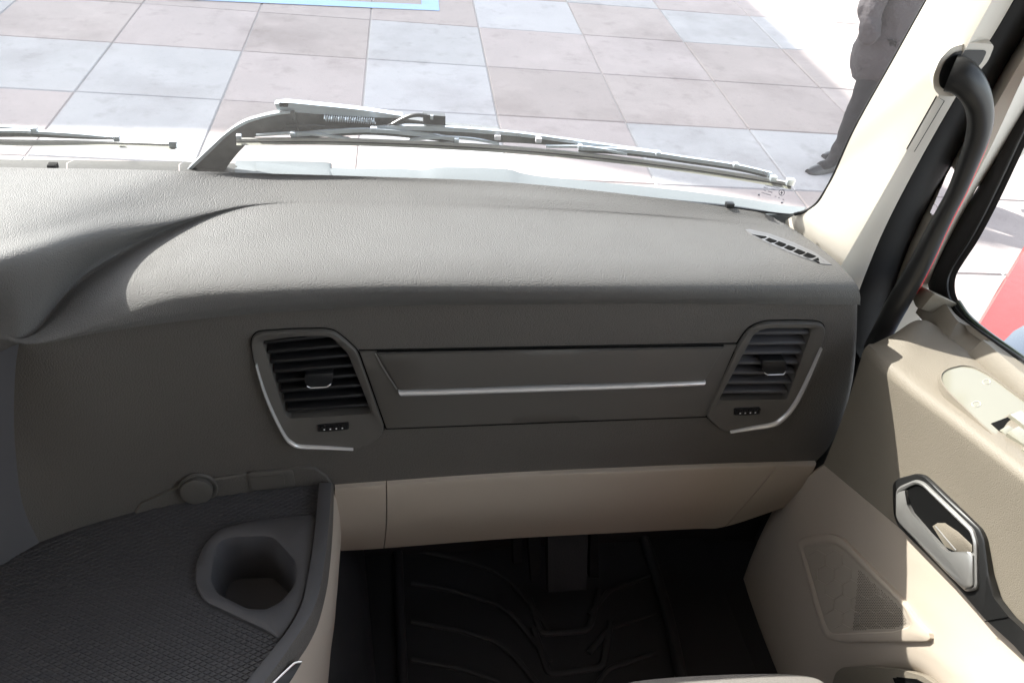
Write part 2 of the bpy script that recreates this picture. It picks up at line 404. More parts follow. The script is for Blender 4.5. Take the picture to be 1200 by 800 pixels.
# pale ceramic band at the foot of the glass
bt = [(300, 190), (395, 197), (470, 198), (495, 199.5), (520, 196), (590, 198), (612, 203), (640, 207.5), (720, 215), (800, 223.5), (870, 232.5), (915, 240), (945, 243)]
bb = [(300, 206), (395, 210), (470, 212), (495, 213), (520, 214), (590, 219), (612, 221), (640, 224), (720, 233), (800, 242), (870, 250.5), (915, 251), (940, 249)]
SCUTTLE_PX = (bt, bb)
# dark lower edge trim strip with clip
lt = [(600, 217.5), (720, 228.5), (800, 238), (855, 243.5), (900, 249), (925, 251)]
MB().tube([ws_hit(*q, off=-.008) for q in crom(lt, 30)], [.0008+.0035*math.sin(math.pi*min(1, k/30*1.0))**2 for k in range(31)], 6).build('lower_trim', BLACK, wsr)
c = ws_hit(855, 240, off=-.012); MB().box(c, (.006, .005, .004)).build('clip', BLACK, wsr, bevel=.0015)
# small printed mark
pm = MB()
nws = nrm([-.3, -1, -.1])
def mark(x0, y0, x1, y1, w):
    a = ws_hit(x0, y0, off=-.0025); b = ws_hit(x1, y1, off=-.0025); pm.tube([a, b], w*1.7, 4)
for (x0, y0, x1, y1) in ((897, 217, 914, 221), (895, 219.5, 900, 220.6), (904, 221.6, 909, 222.6), (895, 223, 898, 223.7), (900, 224, 905.5, 225.8), (892.5, 225.6, 904, 229), (908, 230, 910, 230.5), (912, 231.5, 914, 232), (917, 233.5, 919, 234.2)):
    n = max(2, int((x1-x0)/1.6))
    for k in range(n):
        t0, t1 = k/n, (k+.68)/n; mark(x0+(x1-x0)*t0, y0+(y1-y0)*t0, x0+(x1-x0)*t1, y0+(y1-y0)*t1, .0004)
for (x, y) in ((889.5, 228), (916.5, 237.3)): mark(x, y-.6, x, y+.8, .0011)
for k in range(14):
    a = 2*math.pi*k/14; b = 2*math.pi*(k+1)/14; mark(916+3.2*math.cos(a), 225.5+3.6*math.sin(a), 916+3.2*math.cos(b), 225.5+3.6*math.sin(b), .0003)
mark(914.5, 226, 917.5, 226, .0004); mark(916, 223.5, 916, 228, .0004)
pm.build('printed_mark', TRANSL, wsr)

# ------------------------------------------------------------------ dashboard: pad
dash = empty('dashboard', (.2, .95, 1.62), 'dark grey grained dashboard with beige lower panel and two louvred air outlets', 'dashboard')
Zr = [
 ([(-80, 194), (0, 196), (50, 197), (120, 198), (200, 200), (300, 203), (450, 207.5), (600, 214), (780, 233), (893, 249)], [2.035]*5+[2.031, 2.027, 2.025, 2.023, 2.016]),
 ([(-80, 245), (0, 238), (50, 233), (120, 223), (200, 213), (300, 208), (450, 213), (600, 221), (780, 238), (903, 253)], [2.060, 2.056, 2.050, 2.040, 2.031, 2.026, 2.023, 2.022, 2.020, 2.014]),
 ([(-80, 297), (0, 279), (50, 268), (120, 249), (200, 234), (300, 220), (450, 222), (600, 231), (780, 245), (912, 258.5)], [2.066, 2.061, 2.053, 2.0365, 2.0245, 2.021, 2.020, 2.0195, 2.0165, 2.011]),
 ([(-80, 340), (0, 316), (50, 302), (120, 278), (200, 260), (300, 238), (450, 234), (600, 240), (780, 252), (922, 264)], [2.060, 2.056, 2.0475, 2.0285, 2.0170, 2.0150, 2.0165, 2.016, 2.0135, 2.0095]),
 ([(-80, 372), (0, 391), (38, 384), (96, 324), (196, 271), (300, 244), (450, 246), (600, 249), (780, 258), (938, 274)], [1.967, 1.964, 1.963, 1.984, 2.004, 2.0125, 2.013, 2.013, 2.011, 2.007]),
 ([(-80, 374), (0, 392.5), (41, 392), (106, 339), (203, 293), (300, 274), (450, 276), (600, 277), (780, 282), (962, 291)], [1.962, 1.961, 1.961, 1.985, 2.003, 2.010, 2.010, 2.010, 2.009, 2.004]),
 ([(-80, 376), (0, 394), (43, 398), (116, 357), (205, 321), (300, 311), (450, 308.5), (600, 308), (780, 311), (985, 311)], [1.959, 1.959, 1.959, 1.981, 1.998, 2.004, 2.005, 2.005, 2.004, 2.000]),
 ([(-80, 379), (0, 395.5), (44, 401.5), (120, 376), (205, 347), (300, 340), (450, 336), (600, 335), (780, 335), (1003, 332)], [1.957, 1.957, 1.957, 1.970, 1.987, 1.992, 1.993, 1.993, 1.993, 1.990]),
 ([(-80, 381.5), (0, 396.5), (43, 402.5), (117, 385), (205, 365), (300, 357), (450, 349), (600, 348), (780, 348), (1008, 346)], [1.956, 1.956, 1.956, 1.962, 1.971, 1.974, 1.975, 1.975, 1.975, 1.973]),
 ([(-80, 383), (0, 397), (42, 403), (115, 390), (205, 377), (300, 368), (450, 358.5), (600, 356.5), (780, 355.5), (1008, 357)], [1.955]*10),
]
NU = 150
ctrl = []
for px, z in Zr: ctrl.append(crom([(a, b, c) for (a, b), c in zip(px, z)], NU))
ctrl = np.array(ctrl)                         # rows x NU+1 x (px, py, Z)
rows = []
fine = np.array([crom(ctrl[:, j], 9*7) for j in range(NU+1)])
for i in range(fine.shape[1]):
    rows.append([P(*fine[j, i, :2], Z=fine[j, i, 2]) for j in range(NU+1)])
LIP = rows[-1]
rows.append([p+np.array([0, .012, -.004]) for p in LIP]); rows.append([p+np.array([0, .05, -.004]) for p in LIP])
for r in rows:                               # right flank turns down
    e = np.array(r[-1]); g1 = e+np.array([.004, .004, -.008]); g2 = e+np.array([.004, .012, -.05]); g1[2] = max(g1[2], 1.952); g2[2] = max(g2[2], 1.952); r += [g1, g2]
GR_C = (919, 290.5)
slot = [(871, 270.5), (880, 269.5), (903, 275), (930, 285), (955, 296.5), (966, 305), (975, 311), (960, 309.5), (930, 298), (895, 283)]
slot_in = [(880, 275.5), (900, 277.5), (930, 287.5), (957, 300), (961, 309), (940, 302), (905, 286.5)]
pad = MB().grid(rows, keep=lambda i, j, p: not (2.0 < p[2] < 2.03 and inside(proj_px(p), slot_in))) if False else None
def proj_px(p):
    c = R.T@(np.array(p)-CAM); return 600+FPX*c[0]/c[2], 400+FPX*c[1]/c[2]
padm = MB().grid(rows); padm.build('top_pad', DASH, dash)

# demist grille on the right end of the pad
_pk = fine.reshape(-1, 3)
def pad_hit(x, y):
    d2 = (_pk[:, 0]-x)**2+(_pk[:, 1]-y)**2; k = np.argpartition(d2, 6)[:6]; w_ = 1/(d2[k]+.3)
    return P(x, y, Z=float((_pk[k, 2]*w_).sum()/w_.sum()))
dg = empty('demist_grille', (0, 0, 0), None, None); del dg
nz_ = np.array([0, 0, 1.])
gm = MB(); gm = ringloft([(grow(slot, .8), -.001), (slot, .0012), (grow(slot, -1.2), .0014), (grow(slot, -2.4), .0006)], pad_hit, nz_, GR_C, 90, gm)
grille = gm.build('demist_grille', GRILLE, dash)
slab(grow(slot, -2.2), pad_hit, nz_, .0007, -.001).build('grille_bed', GRILLE, grille, smooth=False)
holes = [[(881, 275.8), (898, 278.5), (892, 280.3)], [(901, 280), (909.5, 283), (903, 285), (896.5, 282)], [(912.5, 284), (920.5, 287), (914.5, 289.7), (907.5, 286.5)], [(923.5, 288.5), (931.5, 291.3), (925.5, 294), (918.5, 291.3)],
         [(934.5, 293), (943, 296.3), (936.5, 298.8), (929.5, 295.8)], [(946, 297.2), (955.5, 301), (947, 303.6), (940.5, 300.5)], [(958.5, 303), (960, 308.8), (952.5, 305.4)]]
for h in holes: slab(grow(h, .5), pad_hit, nz_, .0014, .0002).build('slot', GAP, grille, smooth=False)

# ------------------------------------------------------------------ dashboard: front panel
lipx = np.array([p[0] for p in LIP[:NU+1]]); lipy = np.array([p[1] for p in LIP[:NU+1]])
o_ = np.argsort(lipx); lipx, lipy = lipx[o_], lipy[o_]
botp = np.array([P(x, y, Z=1.62)[:2] for x, y in ((0, 660), (45, 635), (120, 611), (200, 590), (300, 574), (390, 566), (600, 556), (800, 547), (955, 543))])
botp = crom(botp, 120)
_tx = np.linspace(lipx[0]-.05, lipx[-1]+.05, 600); _k = np.hanning(61); _k /= _k.sum()
def smooth_tab(xs, ys):
    v = np.interp(_tx, xs, ys); v = np.pad(v, 60, mode='edge'); return np.convolve(np.convolve(v, _k, 'same'), _k, 'same')[60:-60]
_ty = smooth_tab(lipx, lipy); _by2 = smooth_tab(botp[:, 0], botp[:, 1])
def yt(X): return float(np.interp(X, _tx, _ty))+.013
def yb(X): return float(np.interp(X, _tx, _by2))+.002
def pnY(X, Z): t = (1.955-Z)/.335; return yt(X)*(1-t)+yb(X)*t
def pn_hit(x, y): return solve(x, y, lambda p: p[1]-pnY(p[0], p[2]))
NP = np.array([0, -1, 0.0])
VL_out = [(294.5, 402), (296, 394), (302, 388), (340, 385.5), (380, 384.5), (392, 387), (405, 397), (418, 409), (423, 421), (451, 501), (444, 510), (432, 519), (416, 523), (380, 522), (350, 521), (340, 516), (320, 486), (308, 455), (298, 422)]
VL_in = [(307, 399), (340, 394.5), (380, 391.5), (390, 396), (408, 414), (436, 484), (390, 487), (338, 490), (333, 483), (309, 406)]
VR_out = [(897, 376), (930, 375.3), (957, 376), (965, 380), (965.5, 388), (960.5, 405), (936, 462.6), (916, 490), (904, 496.6), (854, 503.5), (844.6, 502), (825.5, 485), (863.8, 402), (876, 385), (885, 379.5)]
VR_in = [(895.6, 383.5), (952, 384), (922, 467.5), (841.4, 468.5), (883, 391)]
right_edge = [(1008, 356), (1007, 400), (1002, 450), (990, 495), (975, 525), (956, 546), (945, 560)]
re3 = [pn_hit(*q) for q in crom(right_edge, 24)]
rez = np.array([p[2] for p in re3])[::-1]; rex = np.array([p[0] for p in re3])[::-1]
rows = []
for k in range(91):
    z = 1.957-(1.957-1.60)*k/90
    xr = float(np.interp(z, rez, rex))
    row = []
    for x in np.linspace(-.47, xr-.012, 300): row.append((x, pnY(x, z), z))
    for a in (.35, .7, 1.05, 1.4): row.append((xr-.012+.012*math.sin(a), pnY(xr, z)+.012*(1-math.cos(a)), z))
    row.append((xr+.001, pnY(xr, z)+.06, z)); rows.append(row)
midL = grow(VL_in, 2.5); midR = grow(VR_in, 2.5)
def keep(i, j, p):
    if j > 299: return True
    q = proj_px(p); return not (inside(q, midL) or inside(q, midR))
MB().grid(rows, keep=keep).build('front_panel', PANEL, dash)

def vent(name, out, inn, slats, chrome, tab, dial, sl_mat, tab_chrome):
    ctr = np.mean(np.array(inn), 0)
    ctr = tuple(ctr)
    ro = rounded(out, 5, 3)
    slab(grow(ro, 1.2), pn_hit, NP, .0012, -.001).build if False else None
    mb = MB()
    ri = rounded(inn, 4, 3)
    mb = ringloft([(grow(ro, 1.3), -.002), (grow(ro, 1.3), .0006), (grow(ro, .2), .0006)], pn_hit, NP, ctr, 160, mb, 1)
    mb = ringloft([(ro, -.001), (ro, .004), (grow(ro, -1.2), .0062), (grow(ro, -5.5), .0058), (ri, .001), (grow(ri, -.5), -.03)], pn_hit, NP, ctr, 160, mb, 0)
    v = mb.build(name, [SMOOTHP, GAP], dash)
    ringloft([(grow(ri, 1.5), -.024), (grow(ri, -20), -.03)], pn_hit, NP, ctr, 80, cap=True).build('duct', GAP, v)
    for (a, b) in slats:
        pa, pb_ = pn_hit(*a), pn_hit(*b)
        d = nrm(pb_-pa); nn = NP; up = np.cross(d, nn)*-1
        if up[2] < 0: up = -up
        m = MB(); sec = [(-.0035, -.002), (-.003, .0022), (-.006, .0036), (-.020, .0045), (-.020, .0025), (-.006, -.001)]
        m.grid([[pa+nn*s+up*h for s, h in sec], [pb_+nn*s+up*h for s, h in sec]], closed=True)
        m.add([pa+nn*s+up*h for s, h in sec], [tuple(range(6))]); m.add([pb_+nn*s+up*h for s, h in sec], [tuple(range(5, -1, -1))])
        m.build('slat', sl_mat, v, bevel=.0004, seg=1)
    cp = crom([c[:2] for c in chrome], 60); wd = crom([(c[2]*.62, 0) for c in chrome], 60)[:, 0]
    rows_ = []
    for k, q in enumerate(cp):
        t = cp[min(k+1, 60)]-cp[max(k-1, 0)]; t = t/np.linalg.norm(t); n2 = np.array([-t[1], t[0]])
        if np.dot(n2, np.array(ctr)-q) < 0: n2 = -n2
        r_ = []
        for s, h in ((-.3, .001), (-.15, .0075), (.1, .0098), (.4, .0108), (.7, .0108), (.92, .0098), (1.05, .0082), (1.06, .003)):
            r_.append(pn_hit(*(q+n2*wd[k]*s))+NP*h)
        rows_.append(r_)
    MB().grid(rows_).build('chrome_trim', CHROME, v)
    # finger tab
    m = slab(rounded(tab, 3, 3), pn_hit, NP, .006, -.012, inset=.0012); tb = m.build('tab', BLACK, v)
    a, b = pn_hit(*tab_chrome[0])+NP*.0062, pn_hit(*tab_chrome[-1])+NP*.0062
    pts = [pn_hit(*q)+NP*.0062 for q in tab_chrome]
    for q in tab_chrome: pass
    MB().tube(pts, .0009, 6, up=(0, 1, 0)).build('tab_trim', CHROME, v)
    # thumb wheel with white dots
    d0, d1 = np.array(dial[0], float), np.array(dial[1], float); hgt = dial[2]
    ol = [d0+(0, -hgt/2), d0+(0, hgt/2), (d0+d1)/2+(0, hgt*.62), d1+(0, hgt/2), d1+(0, -hgt/2), (d0+d1)/2+(0, -hgt*.5)]
    m = slab(rounded(ol, 2, 3), pn_hit, NP, .0042, 0); 
    n_r = 11
    for k in range(n_r):
        q = d0+(d1-d0)*(k+.6)/(n_r+.2); c = pn_hit(*q)+NP*.0045
        m.box(c, (.0011, .0016, .0042), m=0)
    for k in range(4):
        q = d0+(d1-d0)*(.22+.19*k)+np.array([0, hgt*.1]); c = pn_hit(*q)+NP*.0063
        m.box(c, (.0010, .0003, .0010), m=1)
    m.build('thumb_wheel', [BLACK, WHITEP], v, smooth=False)
    return v
slL = []
for k in range(8):
    t = (k+.5)/8
    yl = 399+t*91; yr = 392+t*93
    xl = 306+t*31.5+1; xr = np.interp(yr-3, [391, 397, 414, 484], [380, 392, 408, 436])-1
    slL.append(((xl, yl-.8), (xr, yr-2)))
vl = vent('air_vent', VL_out, VL_in, slL, [(299, 422, 4), (308, 453, 4.5), (320, 483, 5), (333, 508, 5.5), (342, 517, 6), (352, 520.5, 5.5), (380, 521.5, 4.5), (414, 522.5, 2.5)],
     [(357, 436), (391, 434), (389, 447), (384, 451), (362, 452), (358, 447)], ((372, 499.5), (409, 496.5), 7.5), BLACK, [(360, 449), (364, 451), (383, 450), (388, 446.5)])
tag(vl, 'louvred outlet with chrome on its lower left side')
slR = []
for y, xl, xr in ((392, 884, 950.5), (404, 872.5, 947), (415.3, 867, 943), (427, 861, 938.5), (438.6, 855.5, 933.5), (450, 849.5, 928.5), (461, 844.5, 923)):
    slR.append(((xl-1, y+.6), (xr, y)))
vr = vent('air_vent', VR_out, VR_in, slR, [(960.8, 404, 3), (950, 431, 5), (937, 460, 6), (926, 478, 6.5), (914, 490.5, 7), (903, 496, 6.5), (880, 499.5, 5.5), (854, 503, 3)],
     [(891, 420), (920, 419.5), (920, 431), (916, 436.5), (897, 437), (893, 432)], ((859, 480.5), (890, 479), 7.5), GREY, [(894, 433.5), (897.5, 436), (916, 435.5), (919, 432)])  # grey slats here, black on the left: light on the louvres put into colour
tag(vr, 'louvred outlet with chrome on its lower right side')

# glovebox insert between the vents
ins = [(421, 410.5), (640, 406.5), (862.5, 402.5), (826.5, 486), (640, 493), (452.5, 500)]
slab(densify(grow(ins, 1.2)), pn_hit, NP, .0007, -.001, rings=4).build('insert_gap', GAP, dash, smooth=False)
ii = slab(densify(ins), pn_hit, NP, .0035, 0, inset=.0012, rings=4).build('insert_panel', SMOOTHP, dash)
up_ = [(441.5, 410.5), (640, 407), (847, 403.5), (824.5, 441.5), (640, 447.5), (467, 452.5)]
slab(densify(grow(up_, 1.0)), pn_hit, NP, .0041, .002, rings=4).build('flap_gap', GAP, ii, smooth=False)
slab(densify(up_), pn_hit, NP, .0085, .003, inset=.003, rings=4).build('flap', SMOOTHP, ii)
st = [(466, 453.5), (640, 448), (825, 441.5), (820, 446.5), (812, 449), (640, 455.5), (480, 460.8), (472, 459.5)]
stt = crom([(466, 453.2), (520, 452), (640, 448.2), (740, 445.2), (825, 441.7)], 60); stb = crom([(471, 459.6), (520, 458.3), (640, 454.6), (740, 451.3), (820, 447.8)], 60)
sg = MB(); sg.grid([[pn_hit(*(a+(b-a)*t))+NP*h for a, b in zip(stt, stb)] for t, h in ((0.06, .002), (0.07, .0095), (.16, .0115), (.3, .0122), (.5, .0122), (.72, .0112), (.92, .0085), (1, .002))]); sg.build('chrome_strip', CHROME, ii)
MB().tube([pn_hit(*q)+NP*.005 for q in ((440, 411.5), (447, 425), (455, 438), (465, 453))], .0011, 6, up=(0, 1, 0)).build('chrome_line', SILVER, ii)

for name_, line in (('groove', [(421, 411), (452.5, 500.8), (560, 496.8), (640, 493.8), (740, 490), (827, 486.8), (862.5, 403)]), ('groove', [(848, 403.5), (836, 423), (825, 442)])):
    dl = densify(line, 8)[:-max(1, int(np.hypot(line[-1][0]-line[0][0], line[-1][1]-line[0][1])/8))] if len(line) > 3 else densify(line, 8)[:6]
    MB().tube([pn_hit(*q)+NP*.0022 for q in dl], .0013 if len(line) > 3 else .0008, 6, up=(0, 1, 0)).build(name_, GAP, ii)
# switch strip low on the left: round socket cap and blank switch
so_ = [(158, 600), (165, 588), (200, 572), (250, 559), (300, 551), (350, 545.5), (370, 547), (383, 556), (390, 567), (300, 574), (200, 590)]
slab(densify(so_), pn_hit, NP, .004, -.001, inset=.002, rings=6).build('switch_strip', PANEL, dash)
cx, cy = 231, 570
circ = lambda r, sx=1.0, dx=0, dy=0: [(cx+dx+r*sx*math.cos(2*math.pi*k/32), cy+dy+r*.72*math.sin(2*math.pi*k/32)) for k in range(32)]
m = ringloft([(circ(23.5, 1, 2, -.5), .003), (circ(22.5, 1, 2, -.5), .0065), (circ(20.5, 1, 2, -.5), .0065), (circ(20, 1, 0, 0), .005)], pn_hit, NP, (cx, cy), 48)
sock = m.build('socket_cap', SMOOTHP, dash)
slab(circ(19.2), pn_hit, NP, .013, .002, inset=.002, rings=3).build('cap_lid', SMOOTHP, sock)
sb = [(291, 552.5), (342, 548.5), (345, 566), (294, 570.5)]
slab(densify(grow(rounded(sb, 3, 2), 1.5)), pn_hit, NP, .0062, .001, inset=.001, rings=3).build('switch_blank', SMOOTHP, dash)
slab(rounded([(294, 555), (333, 552), (334, 565), (296, 568)], 2, 2), pn_hit, NP, .0075, .005).build('blank_face', SMOOTHP, dash, smooth=False)

# lower beige panel in three pieces
bt0 = [(392, 571), (453, 566.5), (600, 556.5), (800, 547.5), (908, 544), (957, 542.5)]
bt1 = [(392, 578), (453, 573), (600, 563), (800, 554), (907, 550.5), (955, 548)]
bt2 = [(396, 621), (453, 612), (600, 600.5), (800, 591), (876, 588), (945, 568)]
bt3 = [(399, 645), (450, 642), (600, 630.5), (800, 620), (850, 616.5), (925, 592)]
yo = [-.006, -.009, .004, .040]
sec = []
for px, oy in zip((bt0, bt1, bt2, bt3), yo):
    c_ = crom(px, 100); sec.append([solve(x, y, lambda p, oy=oy: p[1]-(pnY(p[0], max(p[2], 1.5))+oy)) for x, y in c_])
sec = np.array(sec)                            # 4 x 101 x 3
fine = np.array([crom(sec[:, j], 18) for j in range(101)])
def beige_piece(name, j0, j1, parts=8):
    rws = []
    for i in range(19): rws.append([fine[j, i] for j in range(j0, j1+1)])
    rws.insert(0, [p+np.array([0, .02, 0]) for p in rws[0]]); rws.append([p+np.array([0, .10, .02]) for p in rws[-1]])
    for k in range(len(rws)):
        rws[k] = [np.array(rws[k][0])+np.array([0, .02, 0])]+[np.array(p) for p in rws[k]]+[np.array(rws[k][-1])+np.array([0, .02, 0])]
        rws[k][1] = rws[k][1]+np.array([.0008, 0, 0]); rws[k][-2] = rws[k][-2]-np.array([.0008, 0, 0])
    return MB().grid(rws).build(name, BEIGE, dash)
beige_piece('knee_panel', 0, 20); beige_piece('glovebox_lid', 20, 80); beige_piece('knee_panel', 80, 100)
rws = [[p+np.array([0, .012, 0]) for p in fine[:, i]] for i in range(19)]
MB().grid(rws).build('panel_backing', GAP, dash)
# end of the driver's side fascia on the left
cpz = [(1.957, -.402, .835), (1.9, -.405, .84), (1.8, -.407, .842), (1.7, -.40, .84), (1.62, -.40, .83)]
colr = [(22, 402), (18, 430), (16, 480), (18, 530), (26, 590), (46, 637)]
rws = []
for (x, y) in crom(colr, 30):
    a = pn_hit(x, y); 
    rws.append([a+np.array([.004, .012, 0]), a+np.array([0, -.001, 0]), a+np.array([-.006, -.006, 0]), a+np.array([-.03, -.03, 0]), a+np.array([-.10, -.08, 0]), a+np.array([-.25, -.15, 0])])
MB().grid(rws).build('centre_fascia', GREY, dash)

# ------------------------------------------------------------------ storage console on the left
con = empty('storage_console', (-.25, .75, ZF), 'dark storage shelf with patterned rubber mat and cup holder left of the footwell', 'console')
ZC = 1.62
def cz(x, y, z=ZC): return P(x, y, Z=z)
UPZ = np.array([0, 0, 1.])
rin = [(374, 566), (372, 590), (370, 610), (366, 645), (360, 679), (354, 706), (342, 730), (327, 751), (300, 784), (270, 822), (230, 870)]
rout = [(388, 566), (387, 590), (385, 615), (382.5, 640), (375, 688), (365, 718), (347, 746), (328, 774), (310, 798), (290, 824), (250, 872)]
dout = [(391.5, 568), (391, 592), (390, 622), (387, 660), (382, 695), (373, 730), (362, 754), (349, 774), (331, 800), (310, 828), (270, 876)]
bout = [(394, 574), (397, 600), (399, 630), (397, 660), (394, 704), (389, 744), (386.5, 772), (384, 800), (380, 840), (376, 880), (370, 930)]
cup = [(247, 682), (249, 661), (253, 642), (260, 634), (272, 630.5), (312, 629), (322, 632), (331, 641), (346, 658), (348, 672), (345, 688), (330, 706), (312, 715.5), (291, 715), (255, 697)]
tray = [(230, 688), (230, 664), (240, 640), (258, 622), (294, 613), (371, 605), (367, 640), (360.5, 679), (354.5, 706), (342.5, 730), (327, 752), (318, 743), (240, 706)]
CUPC = (299, 670)
tray_r = rounded(tray, 7, 3); cup_r = rounded(cup, 5, 3)
trm = ringloft([(tray_r, -.004), (tray_r, .005), (grow(tray_r, -1.5), .0065), (grow(cup_r, 4), .0065), (cup_r, .003), (grow(cup_r, -.8), -.006)], lambda x, y: cz(x, y, ZC), UPZ, CUPC, 160)
tro = trm.build('cup_holder', GREY, con)
inn_top = [cz(*q) for q in polar(grow(cup_r, -.8), CUPC, 80)]
cc_ = np.mean(inn_top, 0); rws = []
for k in range(7):
    t = k/6; rws.append([cc_+(p-cc_)*(1-.12*t)+np.array([0, 0, -.006-.075*t]) for p in inn_top])
MB().grid(rws, closed=True).add(rws[-1], [tuple(range(80))]).build('cup_well', GREY, tro)
# base plate with the rubber mat on it, leaving the cup well open
def shelf_keep(i, j, p): return not inside(proj_px(p), grow(cup_r, 2))
rows = []
for v in np.linspace(.42, .96, 180): rows.append([(u_, v, ZC) for u_ in np.linspace(-.62, -.03, 200)])
lim = [(-400, 520)]+[(374, 560)]+rin[1:]+[(100, 1000), (-600, 1000)]
MB().grid(rows, keep=lambda i, j, p: inside(proj_px(p), lim) and shelf_keep(i, j, p)).build('shelf', MATM, con, smooth=False)
mmb = MB(); pitch = .0104
matlim = lim; trg = grow(tray_r, 1.5)
for i in range(-90, 130):
    for j in range(-90, 160):
        # rhombus lattice
        x = -.35+(i-j)*pitch*.62; y = .70+(i+j)*pitch*.36
        if not (-.5 < x < -.02 and .5 < y < .93): continue
        q = proj_px((x, y, ZC))
        if q[0] < -20 or q[1] > 830 or not inside(q, grow(matlim, -3) if False else matlim) or inside(q, trg): continue
        if y > yb(x)-.004: continue
        a, b = pitch*.54, pitch*.31; h = .0013
        lo = [(x-a, y, ZC), (x, y-b, ZC), (x+a, y, ZC), (x, y+b, ZC)]; s = .72
        hi = [(x-a*s, y, ZC+h), (x, y-b*s, ZC+h), (x+a*s, y, ZC+h), (x, y+b*s, ZC+h)]
        mmb.add(lo+hi, [(0, 1, 5, 4), (1, 2, 6, 5), (2, 3, 7, 6), (3, 0, 4, 7), (4, 5, 6, 7)])
mo = mmb.build('mat_studs', MATM, con, smooth=False, weld=False); tag(mo, kind='stuff')
# rim, dark band, beige flank
def crv(px, z, n=60):
    c = crom([(x, y) for x, y in px], n); return [cz(x, y, z) for x, y in c]
r0 = [p-np.array([0, 0, .012]) for p in crv(rin, ZC+.010)]; r1 = crv(rin, ZC+.012); r2 = crv(rout, ZC+.012)
r1b = [a+(b-a)*.12+np.array([0, 0, .001]) for a, b in zip(r1, r2)]; r2b = [a+(b-a)*.9+np.array([0, 0, .001]) for a, b in zip(r1, r2)]
MB().grid([r0, r1, r1b, r2b, r2]).build('rim', GREY, con)
d1 = crv(dout, ZC-.012); d1b = [a+(b-a)*.5+np.array([.0015, 0, 0]) for a, b in zip(r2, d1)]
MB().grid([r2, d1b, d1, [p+np.array([-.004, 0, -.004]) for p in d1]]).build('edge_band', PANEL, con)
f0 = [p+np.array([-.001, .001, -.001]) for p in d1]; f2 = crv(bout, ZC-.16)
def mixr(a, b, t, push): return [p+(q-p)*t+np.array([push, 0, 0]) for p, q in zip(a, b)]
MB().grid([f0, mixr(f0, f2, .12, .004), mixr(f0, f2, .4, .006), mixr(f0, f2, .75, .004), f2, [p+np.array([-.02, .0, -.3]) for p in f2]]).build('side_panel', BEIGE, con)
lat = [(349, 775.5), (342, 776), (335, 780), (314, 800), (300, 815), (322, 815), (336, 797)]
lm = slab(rounded(lat, 3, 3), lambda x, y: cz(x, y, ZC-.004), nrm([.7, -.3, .6]), .010, -.004, inset=.002).build('latch', GLOSSB, con)
MB().tube([cz(x, y, ZC-.004)+nrm([.7, -.3, .6])*.010 for x, y in crom([(347, 776.2), (341, 776.8), (335, 780.5), (314, 800.5), (302, 812)], 16)], .0013, 6).build('latch_trim', CHROME, lm)

# ------------------------------------------------------------------ passenger door
door = empty('passenger_door', (.85, .6, 1.3), 'taupe and pale beige truck door with silver pull handle and side window', 'door')
# card: front edge, crest, lower boundary. rows along the door
def XP(lst): return [P(x, y, X=xx) for x, y, xx in lst]
crest = [(1013, 408, .722), (1036, 432, .722), (1072, 461, .722), (1115, 493, .722), (1160, 528, .722), (1205, 563, .722), (1260, 606, .722), (1330, 660, .722)]
crease = [(1046, 392, .765), (1075, 375, .795), (1098, 384, .82), (1116, 400, .825), (1140, 419, .825), (1170, 443, .825), (1215, 478, .825), (1290, 535, .825)]
lowb = [(966, 544, .735), (1000, 572, .735), (1030, 597, .735), (1062, 625, .737), (1110, 672, .739), (1160, 722, .741), (1205, 755, .743), (1270, 800, .745)]
N = 60
ce, cr, lb = crom(crest, N), crom(crease, N), crom(lowb, N)
def px3(c): return P(c[0], c[1], X=c[2])
ce3, cr3, lb3 = [px3(c) for c in ce], [px3(c) for c in cr], [px3(c) for c in lb]
fr_px = crom([(1013, 408, .722), (1012, 440, .727), (1006, 480, .731), (990, 518, .734), (966, 544, .735)], 20)
rows = []
outw = lambda p, d: p+np.array([d, 0, 0])
rows.append([outw(p, .004) for p in cr3])
lerp = lambda A, B, t: [a+(b-a)*t for a, b in zip(A, B)]
for t in (0.0, .2, .4, .6, .75): rows.append([p for p in lerp(cr3, ce3, t)])
up_d = [p+np.array([0, 0, .004]) for p in lerp(cr3, ce3, .9)]; rows.append(up_d)
rows.append([p+np.array([.001, 0, .0025]) for p in lerp(cr3, ce3, .97)])
rows.append([p+np.array([0, 0, -.003]) for p in lerp(cr3, ce3, 1.0)])
for t in (.04, .1, .2, .35, .5, .65, .8, .92, 1.0):
    rows.append([p+np.array([.004*math.sin(math.pi*t)-.001, 0, 0]) for p in lerp(ce3, lb3, t)])
rows.append([outw(p, .03) for p in lb3])
for r in rows: r.insert(0, r[0]+np.array([.004, .003, -.001])); r.insert(0, r[1]+np.array([.05, .012, -.004]))
card = MB().grid(rows).build('upper_card', BROWN, door)
def card_hit(x, y): return P(x, y, X=.731)
# normal of ledge plane
lp = [cr3[20], cr3[40], ce3[30]]
nl = nrm(np.cross(lp[1]-lp[0], lp[2]-lp[0])); nl = nl if nl[2] > 0 else -nl
def ledge_hit(x, y): return solve(x, y, lambda p: -(p-lp[0])@nl)
